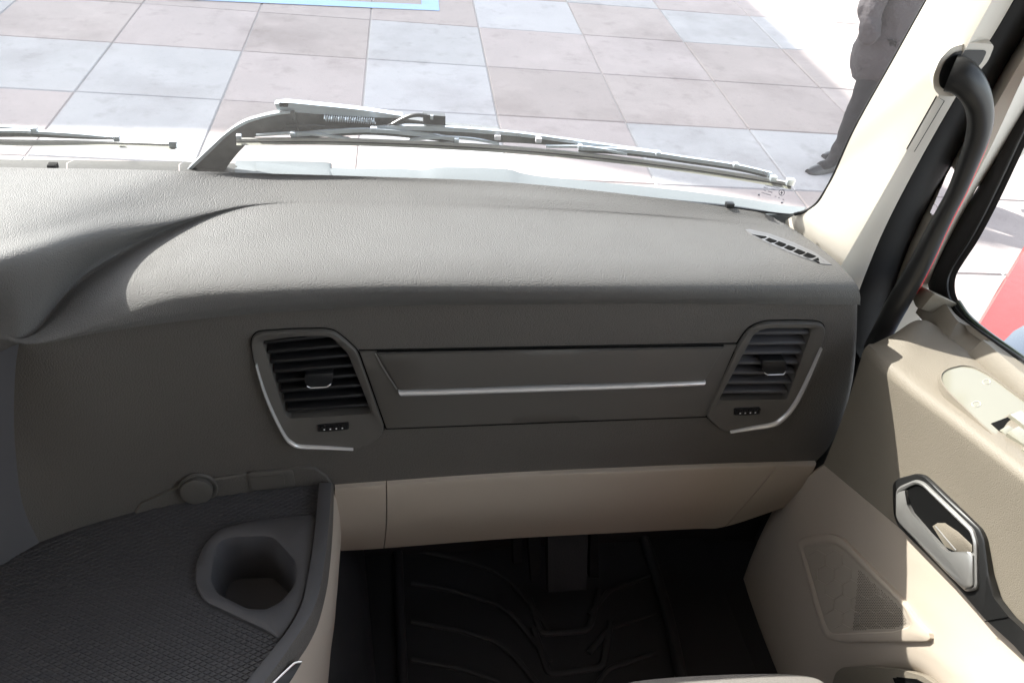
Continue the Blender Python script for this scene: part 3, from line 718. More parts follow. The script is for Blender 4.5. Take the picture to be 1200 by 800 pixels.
# sill upstand with a notch
ua = [(1084, 352, .85), (1098, 357, .862), (1108, 370, .866), (1119, 383, .868)]
sill_top = [(1098, 345, .833), (1106, 356, .834), (1122, 378, .835), (1150, 399, .835), (1175, 420, .835), (1210, 449, .835), (1290, 513, .835)]
seal_lo = [(1112, 352, .850), (1118, 366, .850), (1138, 382, .851), (1164, 401, .852), (1190, 420, .852), (1225, 447, .852), (1305, 508, .852)]
cr_s = [(1076, 360, .815), (1088, 373, .822), (1112, 396, .825), (1136, 415, .825), (1166, 440, .825), (1205, 470, .825), (1290, 535, .825)]
s0, s1, s2 = [ [px3(c) for c in crom(q, N)] for q in (cr_s, sill_top, seal_lo)]
rows = [[p+np.array([0, 0, -.01]) for p in s0], s0, lerp(s0, s1, .5), lerp(s0, s1, .85), [p+np.array([.002, 0, .001]) for p in s1], lerp(s1, s2, .5), s2, [p+np.array([.01, 0, -.02]) for p in s2]]
for k in range(N+1):
    t = k/N*6                      # notch between the second and third control points
    dpt = .020*max(0, min(1, (t-2.0)/.12))*max(0, min(1, (2.95-t)/.12))
    for i in (1, 2, 3, 4): rows[i][k] = rows[i][k]+np.array([dpt*[0, .3, .9, 1, 1][i], 0, -dpt*[0, 0, .2, .35, .4][i]])
    if dpt: rows[5][k] = rows[5][k]+np.array([dpt*.3, 0, -dpt*.4])
MB().grid(rows).build('window_sill', BROWN, door)
# front block of the sill
bl = MB()
ql = [(1069, 341), (1079, 335), (1100, 346), (1093, 352), (1083, 364), (1077, 361)]
slab(rounded(ql, 2, 2), lambda x, y: P(x, y, X=.805), nrm([-1, -.3, .5]), .012, -.06, inset=.003).build('sill_block', BROWN, door)
# switch plate and rockers
sw = [(1102, 443), (1110, 437), (1126, 433), (1140, 435), (1158, 444.5), (1200, 476), (1250, 515), (1240, 580), (1198, 544), (1160, 509), (1152, 502), (1110, 461), (1103.5, 451.5)]
swr = rounded(sw, 4, 3)
ringloft([(grow(swr, 3.5), -.003), (grow(swr, 2.2), .0062), (grow(swr, .8), .0066), (swr, .003)], ledge_hit, nl, (1160, 476), 120).build('plate_surround', BROWN, door)
pl = slab(grow(swr, .5), ledge_hit, nl, .0048, -.01).build('switch_plate', PLATE, door)
slab([(1160, 500), (1180, 492.5), (1240, 538), (1225, 560), (1171, 510)], ledge_hit, nl, .0054, -.002).build('switch_well', GAP, pl, smooth=False)
slab([(1180, 493), (1193, 488), (1260, 540), (1248, 546)], ledge_hit, nl, .011, -.002, inset=.002).build('rocker', PLATE, pl)
slab([(1177, 516), (1191, 508), (1215, 527), (1199, 531)], ledge_hit, nl, .014, -.002, inset=.003).build('rocker', PLATE, pl)
slab([(1170, 509), (1180, 503), (1187, 508), (1177, 514)], ledge_hit, nl, .0075, -.002, inset=.001).build('rocker', PLATE, pl)
slab([(1195, 534), (1208, 528), (1240, 552), (1225, 560)], ledge_hit, nl, .012, -.002, inset=.002).build('rocker', PLATE, pl)
ic = MB()
for (qx, qy, r) in ((1155, 451, 3.5), (1143, 477, 4.0)):
    ic.tube([ledge_hit(qx+1.3*r*math.cos(a), qy+.8*r*math.sin(a))+nl*.0050 for a in np.linspace(0, 2*math.pi, 15)], .0005, 4, cap=False)
ic.build('icon_print', BEIGEL, pl)

# lower beige panel of the door
lrow = [
 [(966, 545, .737), (1000, 573, .737), (1030, 598, .737), (1062, 626, .739), (1110, 673, .741), (1160, 723, .743), (1205, 757, .745), (1270, 802, .747)],
 [(948, 558, .748), (985, 590, .743), (1020, 618, .740), (1055, 648, .737), (1100, 690, .737), (1150, 737, .738), (1195, 775, .739), (1255, 818, .741)],
 [(915, 585, .765), (950, 615, .752), (985, 645, .745), (1025, 672, .738), (1075, 706, .732), (1125, 748, .731), (1175, 790, .731), (1235, 835, .731)],
 [(892, 625, .785), (920, 655, .765), (955, 690, .751), (1000, 715, .742), (1060, 735, .731), (1100, 758, .726), (1150, 800, .723), (1210, 850, .721)],
 [(872, 675, .80), (900, 705, .778), (940, 735, .760), (985, 748, .747), (1040, 755, .734), (1085, 768, .725), (1130, 808, .720), (1190, 865, .716)],
 [(870, 695, .805), (896, 735, .785), (930, 765, .768), (975, 775, .757), (1030, 772, .742), (1075, 782, .732), (1120, 822, .724), (1180, 880, .716)],
 [(885, 740, .81), (905, 775, .79), (935, 800, .775), (972, 800, .770), (985, 800, .768), (1075, 800, .762), (1110, 840, .755), (1170, 895, .745)],
 [(900, 790, .82), (915, 815, .80), (940, 840, .785), (970, 840, .785), (1010, 850, .785), (1075, 860, .785), (1110, 880, .775), (1170, 920, .775)],
 [(905, 860, .83), (920, 870, .81), (945, 890, .79), (970, 890, .79), (1010, 890, .79), (1075, 900, .79), (1110, 920, .785), (1170, 960, .785)]]
cg = np.array([crom(r, 48) for r in lrow]); fg = np.array([crom(cg[:, j], 40) for j in range(49)])
rows = [[px3(fg[j, i]) for j in range(49)] for i in range(41)]
for r in rows: r.insert(0, r[0]+np.array([.005, .006, 0])); r.insert(0, r[1]+np.array([.06, .02, 0]))
rows.insert(0, [p+np.array([.02, 0, .004]) for p in rows[0]])
MB().grid(rows).build('lower_card', BEIGE, door)
def low_hit(x, y): return solve(x, y, lambda p: p[0]-float(np.interp(y, [540, 640, 700, 800], [.744, .748, .751, .753])), .3, 3)
NX = nrm([-1, -.05, .25])
# speaker grille
_lk = fg.transpose(1, 0, 2).reshape(-1, 3)
def low_X(x, y):
    d2 = (_lk[:, 0]-x)**2+(_lk[:, 1]-y)**2; k = np.argsort(d2)[:4]; w_ = 1/(d2[k]+.5); return float((_lk[k, 2]*w_).sum()/w_.sum())
gx = lambda x, y: P(x, y, X=low_X(x, y)-.001)
gro = rounded([(935, 633), (958, 625), (975, 624), (990, 630), (1064, 705), (1080, 728), (1096, 744), (1092, 752), (985, 752.5), (970, 748), (962, 735)], 6, 3)
gri = rounded([(943, 640), (972, 636), (986, 640), (1062, 712), (1071, 733), (1050, 739), (978, 742), (970, 732)], 5, 3)
SC_ = (1000, 705)
gi = rounded([(943, 640), (972, 636), (986, 640), (1062, 712), (1071, 733), (1050, 739), (978, 742), (970, 732)], 5, 3)
sm = ringloft([(gro, -.004), (grow(gro, -1), .005), (grow(gro, -3), .0065), (grow(gi, 2), .0065), (gi, .004)], gx, NX, (995, 700), 140)
spk = sm.build('speaker_surround', BEIGE, door)
slab(grow(gi, .6), gx, NX, .0045, -.002).build('speaker_grille', mat('grille_cloth', (.41, .36, .30), .6, .3), spk, smooth=False)
hm = MB(); ny_ = 0
for i in range(70):
    for j in range(60):
        x = 1000+(i-30)*2.05+(j % 2)*1.0; y = 648+j*1.9
        if not inside((x, y), grow(gi, -3.0)): continue
        if x < 1006-(y-700)*.1: continue
        a = gx(x, y)+NX*.0048
        r = .0008; e1_ = np.array([0, 1, 0])*r*.95; e2_ = np.array([.25, 0, 1])*r*.8
        hm.add([a-e1_-e2_*.6, a-e2_*1.1, a+e1_-e2_*.6, a+e1_+e2_*.6, a+e2_*1.1, a-e1_+e2_*.6], [tuple(range(6))])
ho = hm.build('grille_holes', GAP, spk, smooth=False, weld=False); tag(ho, kind='stuff')
hx = MB()
done = set(); hr_ = 11.5
for i in range(-8, 9):
    for j in range(-8, 9):
        x = 1000+(i+.5*(j % 2))*hr_*1.732; y = 690+j*hr_*1.5
        pts = [(x+hr_*math.sin(a), y+hr_*math.cos(a)) for a in np.linspace(0, 2*math.pi, 7)]
        for a, b in zip(pts, pts[1:]):
            key = (round((a[0]+b[0])/2), round((a[1]+b[1])/2))
            if key in done: continue
            done.add(key)
            if inside(a, grow(gi, -1.5)) and inside(b, grow(gi, -1.5)): hx.tube([gx(*a)+NX*.0046, gx(*b)+NX*.0044], .0005, 4, cap=False)
hx.build('honeycomb_ribs', BEIGE, spk)
# pocket below the speaker
pk = [(980, 800), (984, 787), (992, 781), (1020, 779), (1060, 783), (1090, 792), (1110, 806), (1130, 830), (980, 830)]
slab(rounded(pk, 4, 3), lambda x, y: P(x, y, X=low_X(x, min(y, 780))), NX, .010, -.01, inset=.003).build('pocket', BROWN, door)
slab([(1045, 800), (1052, 792), (1080, 795), (1100, 806), (1120, 832), (1045, 832)], lambda x, y: P(x, y, X=low_X(x, min(y, 780))), NX, .0115, .006).build('pocket_opening', GAP, door, smooth=False)
# pull handle
hb = [(1049, 567), (1055, 560.5), (1077, 554.5), (1086, 556), (1095, 564), (1152, 620), (1157, 632), (1162, 672), (1170, 700), (1187, 722), (1215, 748), (1235, 768), (1220, 786), (1195, 758), (1160, 727), (1115, 677), (1055, 615), (1050, 600)]
hh = lambda x, y: P(x, y, X=.733)
NH = nrm([-1, -.1, .15])
bz = slab(rounded(hb, 4, 3), hh, NH, .007, -.004, inset=.003).build('handle_bezel', GLOSSB, door)
ho_ = rounded([(1056, 575), (1060, 569), (1079, 561), (1088, 564), (1147, 620), (1151.5, 635), (1152.5, 686), (1149, 691), (1139, 693), (1112, 667), (1060, 613), (1056, 605)], 4, 3)
hi_ = rounded([(1059, 578), (1062, 575), (1080, 566.5), (1088, 570), (1143.5, 623), (1147.5, 636), (1149, 684), (1146, 687), (1139, 688), (1112, 662), (1061.5, 610), (1059, 603)], 4, 3)
def loft_same(ra, rb_, offs, hit, nv, mb):
    rws_ = []
    for (t, off) in offs: rws_.append([hit(*(np.array(a)*(1-t)+np.array(b)*t))+nv*off for a, b in zip(ra, rb_)])
    return mb.grid(rws_, closed=True)
loft_same(ho_, hi_, [(0, .006), (.1, .0095), (.5, .011), (.9, .010), (1.0, .0065)], hh, NH, MB()).build('handle_ring', SILVER, bz)
slab(hi_, hh, NH, .0078, .002).build('recess', GAP, bz, smooth=False)
slab([(1098, 616), (1104, 612), (1113, 612), (1128, 622), (1145, 638), (1145, 646), (1126, 646), (1113, 640)], hh, NH, .0085, .006, inset=.001).build('recess_floor', BROWN, bz)
MB().tube([hh(x, y)+NH*.0092 for x, y in ((1103, 616), (1114, 629), (1127, 644))], .0009, 6).build('recess_edge', SILVER, bz)
lv = [(1059.5, 579), (1062.5, 576), (1069, 574), (1071, 588), (1077, 600), (1097, 623), (1117, 644), (1123, 647.5), (1147, 646.5), (1149, 650), (1149, 684), (1146, 687), (1139, 688.5), (1112, 662), (1061.5, 610.5), (1059, 604)]
slab(lv, hh, NH, .016, .004, inset=.004).build('lever', SILVER, bz)
sgap = [hh(x, y)+NH*.0076 for x, y in ((1160, 727), (1172, 724.5), (1187, 722))]
MB().tube(sgap, .0006, 4).build('joint_line', GAP, bz)

# window frame, glass and seals
wl_in = [(1284, 0), (1233, 105), (1204, 165), (1190, 195), (1166, 245), (1146, 282), (1131, 305), (1121, 322), (1119, 338), (1123, 352), (1136, 370), (1160, 389), (1200, 416), (1300, 487)]
def wf(lst, X, n=70): return [P(x, y, X=X) for x, y in crom(lst, n)]
XW = .875
fo_ = [(1255, 0), (1207, 105), (1177, 165), (1161, 195), (1130, 245), (1108, 282), (1096, 305), (1090, 322), (1088, 338), (1098, 352), (1118, 372), (1146, 394), (1190, 425), (1290, 500)]
fm = [(1274, 0), (1223, 105), (1194, 165), (1180, 195), (1156, 245), (1136, 282), (1121, 305), (1112, 322), (1110, 338), (1115, 354), (1130, 373), (1155, 392), (1196, 420), (1297, 491)]
rowsf = [wf(fo_, .856), [a+np.array([-.004, 0, 0]) for a in lerp(wf(fo_, .856), wf(fm, .856), .3)], wf(fm, .857), wf(wl_in, .864), wf(wl_in, XW+.01)]
up_ext = []
MB().grid(rowsf).build('window_frame', RUBBER, door)
MB().tube(wf(fm, .8565), .0022, 6).build('glass_seal', GLOSSB, door)
gp = wf(wl_in, XW); zt = 3.0
rowsg = [[a for a in gp], [np.array([XW, a[1]-.9, a[2]+0.0]) for a in gp]]
gl_pts = [P(x, y, X=XW) for x, y in wl_in]
MB().add([(XW, .99, 2.80), (XW, 1.02, 1.7), (XW, -.35, 1.9), (XW, -.35, 2.80)], [(0, 1, 2, 3)]).build('window_glass', SDG, door, smooth=False)
MB().box((.90, -.36, 2.4), (.03, .04, .44)).build('rear_frame', RUBBER, door, smooth=False)
MB().box((.90, .3, 2.80), (.03, .66, .035)).build('top_frame', RUBBER, door, smooth=False)
MB().box((.945, .30, 1.40), (.012, .66, .33)).build('outer_skin', REDP, door, smooth=False)
# green glass edge line at the sill
MB().tube(wf([(1123, 353), (1136, 371), (1160, 391), (1200, 419), (1300, 490)], .860), .0030, 6).build('glass_run', mat('green_glass_edge', (.05, .07, .05), .15, .6), door)

# ------------------------------------------------------------------ windscreen pillar, door seal, grab handle
pil = empty('windscreen_pillar', (.74, .98, 1.9), 'pale beige windscreen pillar cover lit by the sun on its left face', 'pillar')
def up3(lst, n=50):
    c = crom(lst, n); return [P(x, y, Y=yy) for x, y, yy in c]
A_ = [np.array(p) for p in ([ws_hit(885, 330, off=.04), ws_hit(902, 278, off=.025), ws_hit(927, 254.5, off=.006)]+[ws_hit(x, y, off=-.004) for x, y in ((945, 248), (958, 238), (968, 222), (978, 203), (1001, 152), (1043, 77), (1086, 0))])]
A_ += [A_[-1]+dirE*.45, A_[-1]+dirE*.92]
A_ = crom(A_, 60)
Zs = [p[2] for p in A_]
Bp = [(960, 352, .985), (984, 312, .943), (1010, 267, .929), (1062, 175, .914), (1118, 78, .894), (1161, 0, .879), (1270, -200, .844), (1400, -440, .804)]
Cp = [(990, 390, 1.0), (1005, 345, .985), (1037, 267, .965), (1085, 175, .95), (1143, 75, .93), (1188, 0, .915), (1297, -200, .88), (1430, -440, .84)]
Dp = [(1020, 440, 1.0), (1045, 345, 1.0), (1075, 267, .99), (1125, 175, .975), (1180, 75, .955), (1225, 0, .94), (1330, -200, .91), (1460, -440, .87)]
B_, C_, D_ = up3(Bp, 60), up3(Cp, 60), up3(Dp, 60)
rows = [list(A_), lerp(A_, B_, .5), lerp(A_, B_, .92), [b+np.array([.001, -.001, 0]) for b in B_], lerp(B_, C_, .1), lerp(B_, C_, .6), C_, [c+np.array([.01, .05, 0]) for c in C_]]
MB().grid(rows).build('cover', BEIGEL, pil)
_by = [q[1] for q in Bp][::-1]
def pil_hit(x, y):
    xb, yb_ = np.interp(y, _by, [q[0] for q in Bp][::-1]), np.interp(y, _by, [q[2] for q in Bp][::-1])
    _cy = [q[1] for q in Cp][::-1]; xc, yc = np.interp(y, _cy, [q[0] for q in Cp][::-1]), np.interp(y, _cy, [q[2] for q in Cp][::-1])
    t = max(0, min(1.3, (x-xb)/(xc-xb))); Yv = yb_+(yc-yb_)*t
    return P(x, y, Y=Yv)
cap_o = [(1098, 113), (1106, 118), (1071, 177), (1063, 175)]
slab(grow(cap_o, 1), pil_hit, nrm([-.6, -1, .1]), .002, -.004).build('cap_gap', GAP, pil, smooth=False)
slab(cap_o, pil_hit, nrm([-.6, -1, .1]), .0035, -.004, inset=.0008).build('screw_cap', BEIGEL, pil)
# faint finger notch on the lit face
litn = lambda x, y: P(x, y, Y=.985)
seal = empty('door_seal', (.8, .98, 1.9), 'black rubber door seal band beside the beige pillar', 'door seal')
rows = [[c+np.array([.002, .02, 0]) for c in C_], [c+np.array([.004, .003, 0]) for c in C_], [p+np.array([0, -.006, 0]) for p in lerp(C_, D_, .25)], [p+np.array([0, -.007, 0]) for p in lerp(C_, D_, .75)], D_, [d+np.array([.02, .05, 0]) for d in D_]]
MB().grid(rows).build('seal_band', RUBBER, seal)
# dark gap filler between dashboard end and door
fl = [(955, 548, 1.02), (985, 520, 1.02), (1005, 440, 1.02), (1010, 370, 1.02)]
MB().box((.82, 1.06, 1.66), (.10, .015, .30)).build('gap_filler', RUBBER, seal, smooth=False)
# frame trim behind the handle
tr = empty('door_frame_trim', (.86, .95, 2.1), 'narrow beige door frame trim strip behind the black grab handle', 'trim')
Ep = [(1032, 425, .99), (1058, 345, .975), (1089, 267, .955), (1138, 175, .93), (1195, 75, .905), (1240, 0, .89), (1345, -200, .85), (1475, -440, .81)]
Gp = [(1070, 420, .98), (1085, 345, .965), (1112, 267, .945), (1160, 175, .92), (1207, 75, .895), (1250, 0, .88), (1355, -200, .84), (1485, -440, .80)]
E_, G_ = up3(Ep, 360), up3(Gp, 360); D2 = up3(Dp, 360)
slit = [(1114, 195), (1121, 202), (1098, 251), (1094, 253), (1090, 249)]
rows = [[d+np.array([.01, .03, 0]) for d in D2]]+[lerp(D2, E_, t) for t in np.linspace(.1, 1, 26)]+[lerp(E_, G_, .25), lerp(E_, G_, .5), lerp(E_, G_, .75), G_, [g_+np.array([.03, .02, 0]) for g_ in G_], [g_+np.array([.03, .02, 0])+np.array([.10, .05, 0])*max(0, min(1, (g_[2]-2.11)/.04)) for g_ in G_]]
MB().grid(rows, keep=lambda i, j, p: not (2.0 < p[2] < 2.4 and inside(proj_px(p), slit))).build('strip', BEIGEL, tr)
# handle
gh = empty('grab_handle', P(1040, 390, X=.80), 'curved black grab handle fixed to the pillar beside the windscreen', 'grab handle')
path = [(1114, 86, .888), (1124, 89, .882), (1136, 100, .875), (1146, 118, .872), (1149, 140, .872), (1145, 163, .874), (1135, 190, .877), (1122, 222, .881), (1109, 247, .884), (1097, 270, .888), (1084, 297, .892), (1071, 322, .897), (1055, 350, .904), (1040, 378, .912), (1025, 408, .925)]
rad = [19, 19, 16.5, 14, 13, 12, 10.8, 9.8, 9.8, 10.6, 11.4, 12, 12.5, 12, 12]
cpth = crom([(a, b, c, r) for (a, b, c), r in zip(path, rad)], 80)
pts = [P(a, b, Y=c) for a, b, c, r in cpth]; rr = [r*np.linalg.norm(p-CAM)/1000*.95 for p, (a, b, c, r) in zip(pts, cpth)]
MB().tube(pts, rr, 20, flat=.85, up=(1, 0, 0)).build('bar', GLOSSB, gh)
HN = nrm([-.5, -1, .1])
hs_ = lambda x, y: P(x, y, Y=.892)
rim_o = rounded([(1094, 104), (1093, 90), (1101, 70), (1114, 56), (1135, 50), (1166, 52), (1158, 72), (1140, 92), (1118, 114), (1100, 112)], 6, 3)
rec = rounded([(1100, 98), (1101, 86), (1107, 72), (1119, 61), (1134, 58.5), (1157, 59), (1150, 74), (1132, 92), (1114, 106), (1104, 104)], 5, 3)
slab(rim_o, hs_, HN, .0, -.06).build('socket_base', BEIGEL, gh)
slab(rec, hs_, HN, .0015, -.03).build('socket', BLACK, gh)
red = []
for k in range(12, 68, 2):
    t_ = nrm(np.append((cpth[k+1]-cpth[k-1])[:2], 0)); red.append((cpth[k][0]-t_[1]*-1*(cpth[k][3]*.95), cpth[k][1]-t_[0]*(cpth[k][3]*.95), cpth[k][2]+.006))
MB().tube([P(x, y, Y=q) for x, y, q in red], .0030, 6).build('red_edge', mat('bright_red', (.8, .03, .04), .35, .5), gh)  # red reflection on the handle's right side, modelled as a coloured tube

# ------------------------------------------------------------------ floor, mat, footrest
fmo = empty('floor_mat', (.3, .9, ZF), 'black moulded rubber floor mat with raised ribs in the dark footwell', 'floor mat')
def fh(x, y, z=ZF): return P(x, y, Z=z)
mb = MB(); mb.box((.34, .72, ZF-.004), (.40, .52, .010)); mb.build('mat_base', FLOORM, fmo, bevel=.004)
def rib(pts, r=.006):
    MB().tube([fh(x, y, ZF+.008) for x, y in rounded(pts, 7, 3, closed=False)], r, 8, flat=.8).build('rib', FLOORM, fmo)
for y0 in (0, 38, 83, 128):
    rib([(500-8*(y0 == 0)-(18 if y0 else 0), 645+y0-1.0), (540, 655+y0), (580, 668+y0), (600, 682+y0), (625, 712+y0), (645, 738+y0)])
rib([(620, 700), (634, 742), (690, 738), (703, 690)], .007); rib([(625, 735), (643, 790), (706, 781), (716, 728)], .007)
for y0 in (0, 45, 92): rib([(690, 720+y0), (715, 690+y0), (745, 680+y0), (768, 672+y0)])
MB().tube([fh(x, y, ZF+.012) for x, y in crom([(750, 620), (765, 660), (785, 730), (800, 800), (812, 850)], 20)], .012, 10).build('mat_lip', FLOORM, fmo)
MB().tube([fh(x, y, ZF+.012) for x, y in crom([(466, 640), (468, 700), (472, 800), (476, 850)], 20)], .010, 10).build('mat_lip', FLOORM, fmo)
fr_ = empty('footrest', fh(660, 680), 'small dark grey footrest plate hanging below the glovebox', 'footrest')
MG = mat('dark_grey_step', (.030, .031, .034), .75, .15, grain=.3, gscale=300, gdist=.001, kind='noise')
BRK = mat('bracket_black', (.012, .012, .013), .8, .12)
slab([(640, 618), (688, 618), (686, 688), (641, 691)], lambda x, y: P(x, y, Y=1.015-(y-615)*.0009), nrm([0, -1, .5]), .01, -.012, inset=.002).build('plate', MG, fr_)
slab([(617, 618), (633, 618), (632, 681), (622, 681)], lambda x, y: P(x, y, Y=1.025-(y-615)*.0009), nrm([0, -1, .5]), .006, -.012, inset=.002).build('bracket', BRK, fr_)
slab([(600, 618), (612, 618), (611, 658), (601, 659)], lambda x, y: P(x, y, Y=1.035-(y-615)*.0009), nrm([0, -1, .5]), .006, -.012, inset=.002).build('bracket', BRK, fr_)
slab([(691, 618), (700, 618), (701, 675), (690, 675)], lambda x, y: P(x, y, Y=1.025-(y-615)*.0009), nrm([0, -1, .5]), .006, -.012, inset=.002).build('bracket', BRK, fr_)
# engine tunnel flank between console and footwell
tn = empty('tunnel_cover', (-.12, .9, ZF), 'black carpeted tunnel flank beside the console', 'tunnel')
rows = [[np.array([x+.02*math.sin(3*y), y, z]) for x, z in ((-.20, 1.46), (-.10, 1.45), (-.06, 1.42), (-.02, 1.36), (.005, 1.28), (.015, 1.16))] for y in np.linspace(.3, 1.12, 24)]
MB().grid(rows).build('flank', FLOORM, tn)

# ------------------------------------------------------------------ seat
seat = empty('passenger_seat', (.33, .2, ZF), 'grey cloth passenger seat of which only the front edge shows', 'seat')
def sf(x, y): return P(x, y, Z=1.60)
front = [(715, 812, 0), (735, 800, 0), (780, 794, 0), (840, 790.5, 0), (900, 789, 0), (940, 791, 0), (962, 797, 0), (975, 810, 0)]
fr3 = [sf(x, y) for x, y, _ in crom(front, 40)]
rows = [[p+np.array([0, .0, -.16]) for p in fr3], [p+np.array([0, .004, -.06]) for p in fr3], [p+np.array([0, .004, -.02]) for p in fr3], fr3, [p+np.array([0, -.02, .012]) for p in fr3]]
rows += [[np.array([p[0], p[1]-.05-k*.09, 1.615]) for p in fr3] for k in range(5)]
MB().grid(rows).build('cushion', SEATF, seat)
MB().box((.33, .0, 1.3), (.2, .2, .14)).build('seat_base', BLACK, seat, bevel=.02)
MB().box((.33, -.16, 2.0), (.24, .07, .42)).build('backrest', SEATF, seat, bevel=.05)

# ------------------------------------------------------------------ outside front: cowl, wipers
cow = empty('cowl', (0, 1.2, 1.95), 'dark plastic scuttle strip outside at the foot of the windscreen', 'scuttle panel')
def oh(x, y, off=.03): return ws_hit(x, y, off)
ct = [(-60, 189), (0, 190.5), (60, 191), (160, 192.5), (210, 193), (270, 195), (278, 198)]; cb = [(-60, 200), (0, 201), (60, 201), (160, 203), (210, 204), (270, 207), (278, 208)]
COWLM = mat('cowl_grey', (.020, .019, .017), .7, .25, var=.15, vscale=25)
r_t = [oh(x, y, .065) for x, y in crom(ct, 30)]; r_b = [oh(x, y, .025) for x, y in crom(cb, 30)]
for k in range(3):
    a, b = ((0, 11), (11, 20), (20, 30))[k]; eps = np.array([.0008, 0, 0])
    rr_ = [[p+np.array([0, .03, -.01]) for p in r_t[a:b+1]], r_t[a:b+1], r_b[a:b+1], [p+np.array([0, .0, -.05]) for p in r_b[a:b+1]]]
    for r in rr_: r[0] = r[0]+eps; r[-1] = r[-1]-eps
    MB().grid(rr_).build('strip', COWLM, cow)
MB().box(oh(62, 195, .028), (.006, .006, .004)).build('clip', GAP, cow, bevel=.001)
st2 = [(275, 195), (340, 196), (384, 197.5), (388, 203)]; sb2 = [(275, 203), (340, 206), (384, 207), (388, 208)]
a_ = [oh(x, y, .075) for x, y in crom(st2, 16)]; b_ = [oh(x, y, .014) for x, y in crom(sb2, 16)]
MB().grid([[p+np.array([0, .02, 0]) for p in a_], a_, b_, [p+np.array([0, 0, -.04]) for p in b_]]).build('drain_strip', FRIT, cow)

rt = [ws_hit(*q, off=.085) for q in crom(SCUTTLE_PX[0], 60)]; rb = [ws_hit(*q, off=.012) for q in crom(SCUTTLE_PX[1], 60)]
MB().grid([[p+np.array([0, 0, -.05]) for p in rb], rb, [(a+b)/2+np.array([0, 0, .001]) for a, b in zip(rb, rt)], rt, [p+np.array([0, .01, -.03]) for p in rt]]).build('scuttle_top', FRIT, cow)
w1 = empty('windscreen_wiper', oh(235, 205, .05), 'windscreen wiper with long curved arm lying across the right half of the windscreen', 'wiper', 'windscreen wipers')
def wp(lst, off, n=30): return [oh(x, y, off) for x, y in crom(lst, n)]
def bar_(top, bot, off0, off1, name, m, parent, n=30, th=.010):
    a = wp(top, off0, n); b = wp(bot, off1, n); d = np.array([0, th, 0])
    mb_ = MB().grid([a, b, [p+d for p in b], [p+d for p in a]], closed=False); mb_.grid([[p+d for p in a], a])
    mb_.add([a[0], b[0], b[0]+d, a[0]+d], [(0, 1, 2, 3)]); mb_.add([a[-1], b[-1], b[-1]+d, a[-1]+d], [(3, 2, 1, 0)])
    return mb_.build(name, m, parent)
bar_([(214, 204), (240, 180), (265, 157), (285, 144), (305, 137.5), (325, 133), (345, 131)], [(262, 204), (268, 193), (283, 175), (300, 160), (320, 156), (335, 157), (350, 157)], .05, .05, 'arm', WIPER, w1, 40, .012)
bar_([(214, 204), (240, 179), (265, 156), (285, 143), (305, 136.5), (325, 132.5), (340, 131)], [(219, 204), (244, 181), (267, 159), (287, 146), (306, 139.5), (325, 135), (340, 133)], .047, .046, 'arm_edge', WIPERS, w1, 40, .003)  # pale strip stands for sunlight on the arm's left edge
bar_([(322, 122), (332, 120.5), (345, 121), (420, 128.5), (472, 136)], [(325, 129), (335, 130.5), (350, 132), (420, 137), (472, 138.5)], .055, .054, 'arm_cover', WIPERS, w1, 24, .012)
c = oh(332.5, 122.8, .053); MB().box(c, (.006, .0015, .003)).build('pivot_hole', GAP, w1, bevel=.001)
bar_([(345, 132), (420, 137), (472, 139), (520, 146), (560, 150), (585, 152)], [(350, 157), (400, 153), (440, 150), (520, 152), (560, 154), (585, 156)], .056, .056, 'arm_rod', WIPER, w1, 24, .010)
s0_, s1_ = oh(380, 138.5, .05), oh(440, 142, .05); ax_ = s1_-s0_
MB().tube([s0_+ax_*t+.0038*(nrm([0, -1, 0])*math.cos(t*2*math.pi*22)+np.array([0, 0, 1])*math.sin(t*2*math.pi*22)) for t in np.linspace(0, 1, 360)], .0009, 5).build('spring', WIPERS, w1)
MB().tube(wp([(335, 147), (380, 149), (430, 152), (455, 148), (475, 138), (488, 135), (500, 136)], .045), .0032, 8).build('hose', GLOSSB, w1)
bar_([(496, 134.5), (522, 136.5)], [(496, 145), (522, 146.5)], .045, .045, 'connector', GLOSSB, w1, 4, .012)
MB().box(oh(506, 137.5, .043), (.002, .0015, .003)).build('connector_clip', WIPERS, w1)
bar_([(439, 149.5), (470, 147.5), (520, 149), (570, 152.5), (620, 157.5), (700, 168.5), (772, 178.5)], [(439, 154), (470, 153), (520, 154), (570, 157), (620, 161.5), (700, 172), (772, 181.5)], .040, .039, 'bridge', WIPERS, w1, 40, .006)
bar_([(470, 153), (520, 154), (570, 157), (620, 161.5), (700, 172), (765, 181)], [(470, 155), (520, 159.5), (570, 166), (620, 168.5), (700, 175), (765, 183)], .043, .040, 'bridge_side', WIPER, w1, 40, .004)
for t_ in ([(341, 157), (390, 153), (439, 151.5), (500, 157), (536, 162)], [(678, 172), (720, 174), (770, 179.5), (800, 184), (864, 193.5), (905, 203)]):
    bar_(t_, [(x, y+4.2) for x, y in t_], .034, .033, 'yoke', WIPERS, w1, 24, .005)
    bar_([(x, y+4.2) for x, y in t_], [(x, y+7) for x, y in t_], .036, .034, 'yoke_side', WIPER, w1, 24, .004)
for t_ in ([(300, 158), (345, 155.5), (380, 158), (410, 162)], [(480, 163), (520, 160.5), (555, 162.5), (585, 168)], [(640, 171), (682, 171.5), (710, 175), (735, 180)]):
    bar_(t_, [(x, y+2.6) for x, y in t_], .030, .029, 'clip_yoke', WIPERS, w1, 16, .004)
bl_ = [(277, 163), (340, 162.5), (400, 163), (500, 166.5), (600, 172.5), (700, 181.5), (800, 194), (870, 204.5), (927, 214.5)]
bar_(bl_, [(x, y+3.2) for x, y in bl_], .028, .026, 'blade_spine', SILVER, w1, 50, .004)
bar_([(x, y+3.3) for x, y in bl_], [(x, y+4.6) for x, y in bl_], .025, .025, 'blade_groove', GLOSSB, w1, 50, .004)
